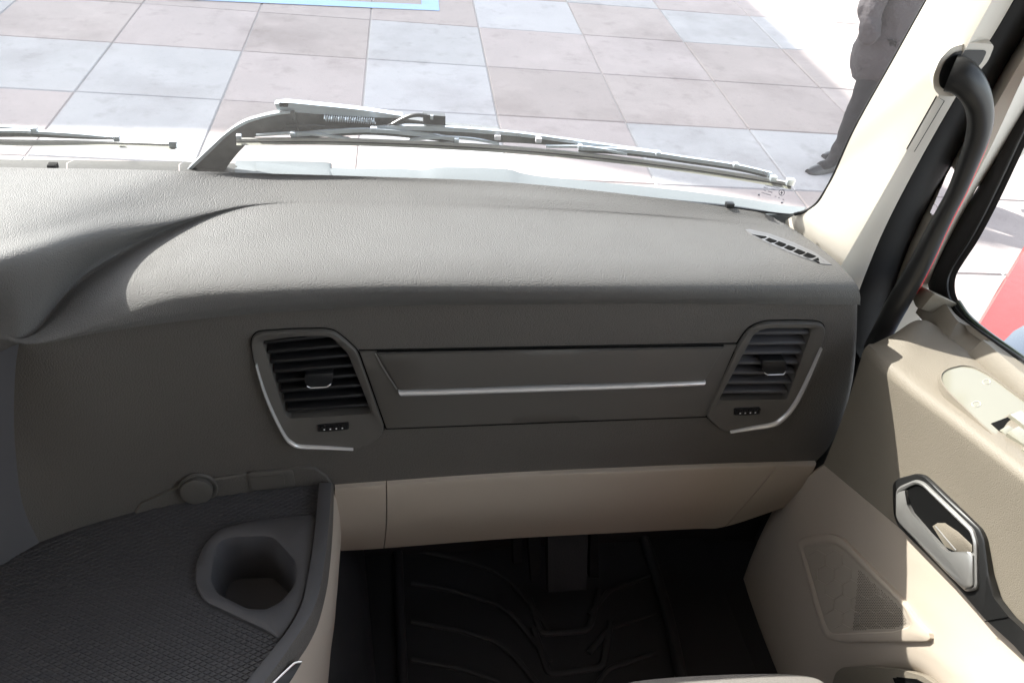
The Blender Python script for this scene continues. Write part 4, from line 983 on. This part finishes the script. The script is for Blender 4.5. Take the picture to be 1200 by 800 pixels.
bar_([(x, y+4.6) for x, y in bl_], [(x, y+7.5) for x, y in bl_], .024, .018, 'blade_rubber', mat('blade_rubber', (.10, .10, .08), .5, .4), w1, 50, .004)
for q, h in (((906, 209), .004), ((862, 193), .003), ((771, 179.5), .003), ((438, 152), .004), ((535, 164), .003), ((680, 172), .003), ((343, 157), .003), ((280, 160), .003), ((926, 213), .005)):
    MB().box(oh(*q, .026), (h*1.2, .004, h)).build('rivet', WIPERS, w1, bevel=.0012)
for a in ((583, 161), (631, 164)): MB().box(oh(*a, .036), (.0045, .003, .0035)).build('pin_block', mat('pale_pin', (.6, .57, .6), .5), w1, bevel=.0006)

w2 = empty('windscreen_wiper', oh(-60, 170, .04), 'windscreen wiper whose blade tip reaches in from the left edge', 'wiper', 'windscreen wipers')
bl2 = [(-120, 163.5), (-40, 164), (0, 164.5), (70, 165.5), (140, 167), (205, 169)]
bar_(bl2, [(x, y+3.2) for x, y in bl2], .028, .026, 'blade_spine', SILVER, w2, 30, .004)
bar_([(x, y+3.2) for x, y in bl2], [(x, y+6.5) for x, y in bl2], .024, .018, 'blade_rubber', bpy.data.materials['blade_rubber'], w2, 30, .004)
bar_([(-120, 143), (-40, 146), (0, 148.5), (40, 151)], [(-120, 148), (-40, 150), (0, 151.5), (40, 153)], .042, .041, 'bridge', WIPERS, w2, 20, .006)
bar_([(-120, 148), (-40, 150), (0, 151.5), (40, 153)], [(-120, 156), (-40, 155), (0, 154.5), (40, 154)], .044, .042, 'bridge_side', WIPER, w2, 20, .004)
bar_([(-60, 156), (0, 153), (40, 154), (90, 157), (138, 161.5)], [(-60, 158), (0, 155.5), (40, 157), (90, 160.5), (138, 163)], .034, .033, 'yoke', WIPERS, w2, 20, .005)
bar_([(-60, 158), (0, 155.5), (40, 157), (90, 160.5), (138, 163)], [(-60, 162), (0, 161), (40, 161), (90, 163), (138, 164)], .036, .034, 'yoke_side', WIPER, w2, 20, .004)
for q, h in (((40, 152), .004), ((137, 162), .004), ((203, 169), .0055)): MB().box(oh(*q, .026), (h, .004, h)).build('rivet', WIPERS, w2, bevel=.0012)

# truck front skin below the windscreen, outside
fs = MB(); rws = []
for (dy, z) in ((.03, 1.64), (.06, 1.63), (.08, 1.60), (.10, 1.5), (.10, .5)):
    rws.append([(x, max(wsY(x, 2.0), 1.12)+dy, z) for x in np.linspace(-1.7, .86, 40)])
skin = fs.grid(rws).build('cab_front', REDP); tag(skin, 'red painted front skin of the cab below the windscreen', 'cab front')

# ------------------------------------------------------------------ person beside the slabs
per = empty('person', P(975, 198, Z=0), 'person in dark grey coat and dark trousers standing beyond the right end of the windscreen', 'person')
px0 = P(976, 196, Z=0.02)+np.array([-.02, 0, 0])
def skin_body(name, verts, edges, rads, m, parent, lv=3):
    me = bpy.data.meshes.new(name); me.from_pydata([tuple(map(float, v)) for v in verts], edges, []); me.update()
    o = bpy.data.objects.new(name, me); COL.objects.link(o); o.parent = parent; o.matrix_parent_inverse = parent.matrix_world.inverted()
    md = o.modifiers.new('skin', 'SKIN'); md.use_smooth_shade = True; md.branch_smoothing = .4
    for i, r in enumerate(rads):
        me.skin_vertices[0].data[i].radius = (r, r) if np.isscalar(r) else r
    me.skin_vertices[0].data[0].use_root = True
    sb_ = o.modifiers.new('sub', 'SUBSURF'); sb_.levels = lv; sb_.render_levels = lv
    me.materials.append(m)
    if name in ('coat', 'sleeve', 'trousers'):
        tx = bpy.data.textures.get('cloth_folds') or bpy.data.textures.new('cloth_folds', 'CLOUDS'); tx.noise_scale = .16; tx.noise_depth = 2
        dm = o.modifiers.new('folds', 'DISPLACE'); dm.texture = tx; dm.strength = .07 if name != 'trousers' else .04; dm.texture_coords = 'GLOBAL'; dm.mid_level = .5
    return o
COAT = mat('coat_cloth', (.045, .040, .043), .85, .2, grain=.9, gscale=7, gdist=.06, kind='noise', var=.2)
TROU = mat('trouser_cloth', (.018, .017, .019), .85, .2, grain=.5, gscale=14, gdist=.02, kind='noise')
SKINM = mat('skin', (.45, .28, .2), .5, .4); HAIR = mat('hair', (.02, .017, .015), .5, .4, grain=.5, gscale=60, gdist=.01, kind='noise')
fx, fy = px0[0], px0[1]
# facing is to the left and away; slight stride
B = lambda a, b, c: (fx+a, fy+b, c)
verts = [B(.16, .10, .95), B(.10, .06, .90), B(.08, .04, .50), B(.03, .02, .11), B(-.03, -.02, .04), B(-.13, -.05, .035), B(.24, .16, .90), B(.25, .20, .50), B(.26, .24, .10), B(.21, .22, .04), B(.12, .20, .035)]
skin_body('trousers', verts, [(0, 1), (1, 2), (2, 3), (3, 4), (4, 5), (0, 6), (6, 7), (7, 8), (8, 9), (9, 10)], [.12, .10, .075, .062, .05, .042, .10, .075, .062, .05, .042], TROU, per)
skin_body('coat', [B(.15, .10, .58), B(.15, .10, .95), B(.15, .10, 1.3), B(.15, .10, 1.5)], [(0, 1), (1, 2), (2, 3)], [(.235, .20), (.225, .19), (.19, .15), .07], COAT, per)
skin_body('sleeve', [B(-.03, .05, 1.38), B(-.12, .0, 1.13), B(-.07, -.09, .93)], [(0, 1), (1, 2)], [.095, .082, .07], COAT, per)
skin_body('sleeve', [B(.33, .17, 1.38), B(.46, .24, 1.12), B(.46, .2, .9)], [(0, 1), (1, 2)], [.095, .082, .07], COAT, per)
hd = MB(); cx_ = np.array(B(.15, .10, 1.66)); rws = []
for i in range(13):
    a = math.pi*i/12; rws.append([cx_+np.array([.085*math.sin(a)*math.cos(b)-.02*(math.sin(a)*math.cos(b) < -.9), .075*math.sin(a)*math.sin(b), .115*math.cos(a)]) for b in np.linspace(0, 2*math.pi, 21)[:-1]])
hd.grid(rws, closed=True); hd.tube([B(.16, .1, 1.47), B(.155, .1, 1.6)], .055, 12); hd.box(cx_+np.array([-.09, 0, -.01]), (.014, .011, .018)); hd.build('head', SKINM, per)
hr = MB(); rws = []
for i in range(8):
    a = math.pi*.5*i/7; rws.append([cx_+np.array([.012+.09*math.sin(a)*math.cos(b), .082*math.sin(a)*math.sin(b), .015+.11*math.cos(a)]) for b in np.linspace(0, 2*math.pi, 21)[:-1]])
hr.grid(rws, closed=True).build('hair', HAIR, per)
for s_, c in ():
    hv = [c, (c[0]-.01, c[1]-.01, c[2]-.06), (c[0]-.03, c[1]-.02, c[2]-.09)]; ed = [(0, 1)]; rd = [.03, .035]; hv = hv[:2]
    for k in range(4):
        b_i = len(hv); o_x = (k-1.5)*.02; hv += [(c[0]+o_x, c[1]-.015, c[2]-.10), (c[0]+o_x, c[1]-.035, c[2]-.145+abs(k-1.5)*.008)]; ed += [(1, b_i), (b_i, b_i+1)]; rd += [.010, .009]
    b_i = len(hv); hv += [(c[0]+.035, c[1]-.03, c[2]-.06), (c[0]+.045, c[1]-.05, c[2]-.09)]; ed += [(0, b_i), (b_i, b_i+1)]; rd += [.011, .009]
    skin_body('hand', hv, ed, rd, SKINM, per, 1)
SHOE = mat('shoe_leather', (.015, .014, .016), .4, .5)
for c, dd in ((B(-.05, -.025, 0), (-1, -.3)), (B(.2, .22, 0), (-1, -.2))):
    dv_ = nrm([dd[0], dd[1], 0]); rws = []
    for t, ww, hh_ in ((-.13, .03, .05), (-.10, .045, .085), (-.02, .045, .085), (.06, .05, .06), (.13, .045, .045), (.17, .025, .03)):
        sd_ = np.array([-dv_[1], dv_[0], 0]); q = np.array(c)+dv_*t
        rws.append([q+sd_*ww*math.cos(a)+np.array([0, 0, max(0, hh_*math.sin(a))+.004]) for a in np.linspace(0, 2*math.pi, 15)[:-1]])
    m_ = MB().grid(rws, closed=True); m_.add(rws[0], [tuple(range(14))]); m_.add(rws[-1], [tuple(range(13, -1, -1))]); m_.build('shoe', SHOE, per)

# ------------------------------------------------------------------ red car beyond the side window
ch = .95
a0 = P(1153, 372, Z=ch); a1 = P(1203, 288, Z=ch)
fdir = nrm((a1-a0)*np.array([1, 1, 0])); sdir = np.array([fdir[1], -fdir[0], 0])
if sdir[0] < 0: sdir = -sdir
org = a0-fdir*.25
car = empty('parked_car', (org[0], org[1], 0), 'red parked car with dark windscreen beyond the door window', 'car')
def cq(f_, s_, z): return org+fdir*f_+sdir*s_-np.array([0, 0, ch])+np.array([0, 0, z])
rws = []
prof = [(-2.2, .5, .55), (-2.15, .8, .9), (-1.9, .95, 1.0), (-.9, .97, 1.02), (0.2, .97, .97), (.9, .95, .93), (1.7, .88, .85), (1.85, .75, .7), (1.9, .45, .5)]
for f_, wz, z in prof: rws.append([cq(f_, .85-.85*k, z if abs(k) < .95 else z-.03) for k in (-1, -.96, -.6, 0, .6, .96, 1)])
body = MB(); body.grid(rws); 
for k in (-1, 1): body.grid([[cq(f_, .85-.85*k, z-.03) for f_, wz, z in prof], [cq(f_, .85-.87*k, .6) for f_, wz, z in prof], [cq(f_, .85-.83*k, .22) for f_, wz, z in prof]])
body.build('body', REDP, car)
DG = mat('dark_car_glass', (.02, .026, .04), .1, .6)
cab_ = MB(); rws = []
q0 = P(1158, 405, Z=ch); 
for (z, ins_, f0, f1) in ((.95, .02, .02, -1.9), (1.2, .03, -.10, -1.8), (1.38, .07, -.22, -1.7), (1.45, .2, -.4, -1.5)):
    ring_ = []
    for a in np.linspace(0, 2*math.pi, 41)[:-1]:
        ca, sa = math.cos(a), math.sin(a); ca = math.copysign(abs(ca)**.55, ca); sa = math.copysign(abs(sa)**.55, sa)
        ring_.append(cq((f0+f1)/2+(f0-f1)/2*ca, .85+(.85-ins_)*sa, z))
    rws.append(ring_)
cab_.grid(rws, closed=True).add(rws[-1], [tuple(range(40))]).build('windscreen', DG, car)
for f_ in (-1.45, 1.2):
    for s_ in (.08, 1.62):
        c0 = cq(f_, s_, .32); t_ = MB(); t_.tube([c0-sdir*.1, c0+sdir*.1], .32, 24); t_.build('wheel', RUBBER, car)
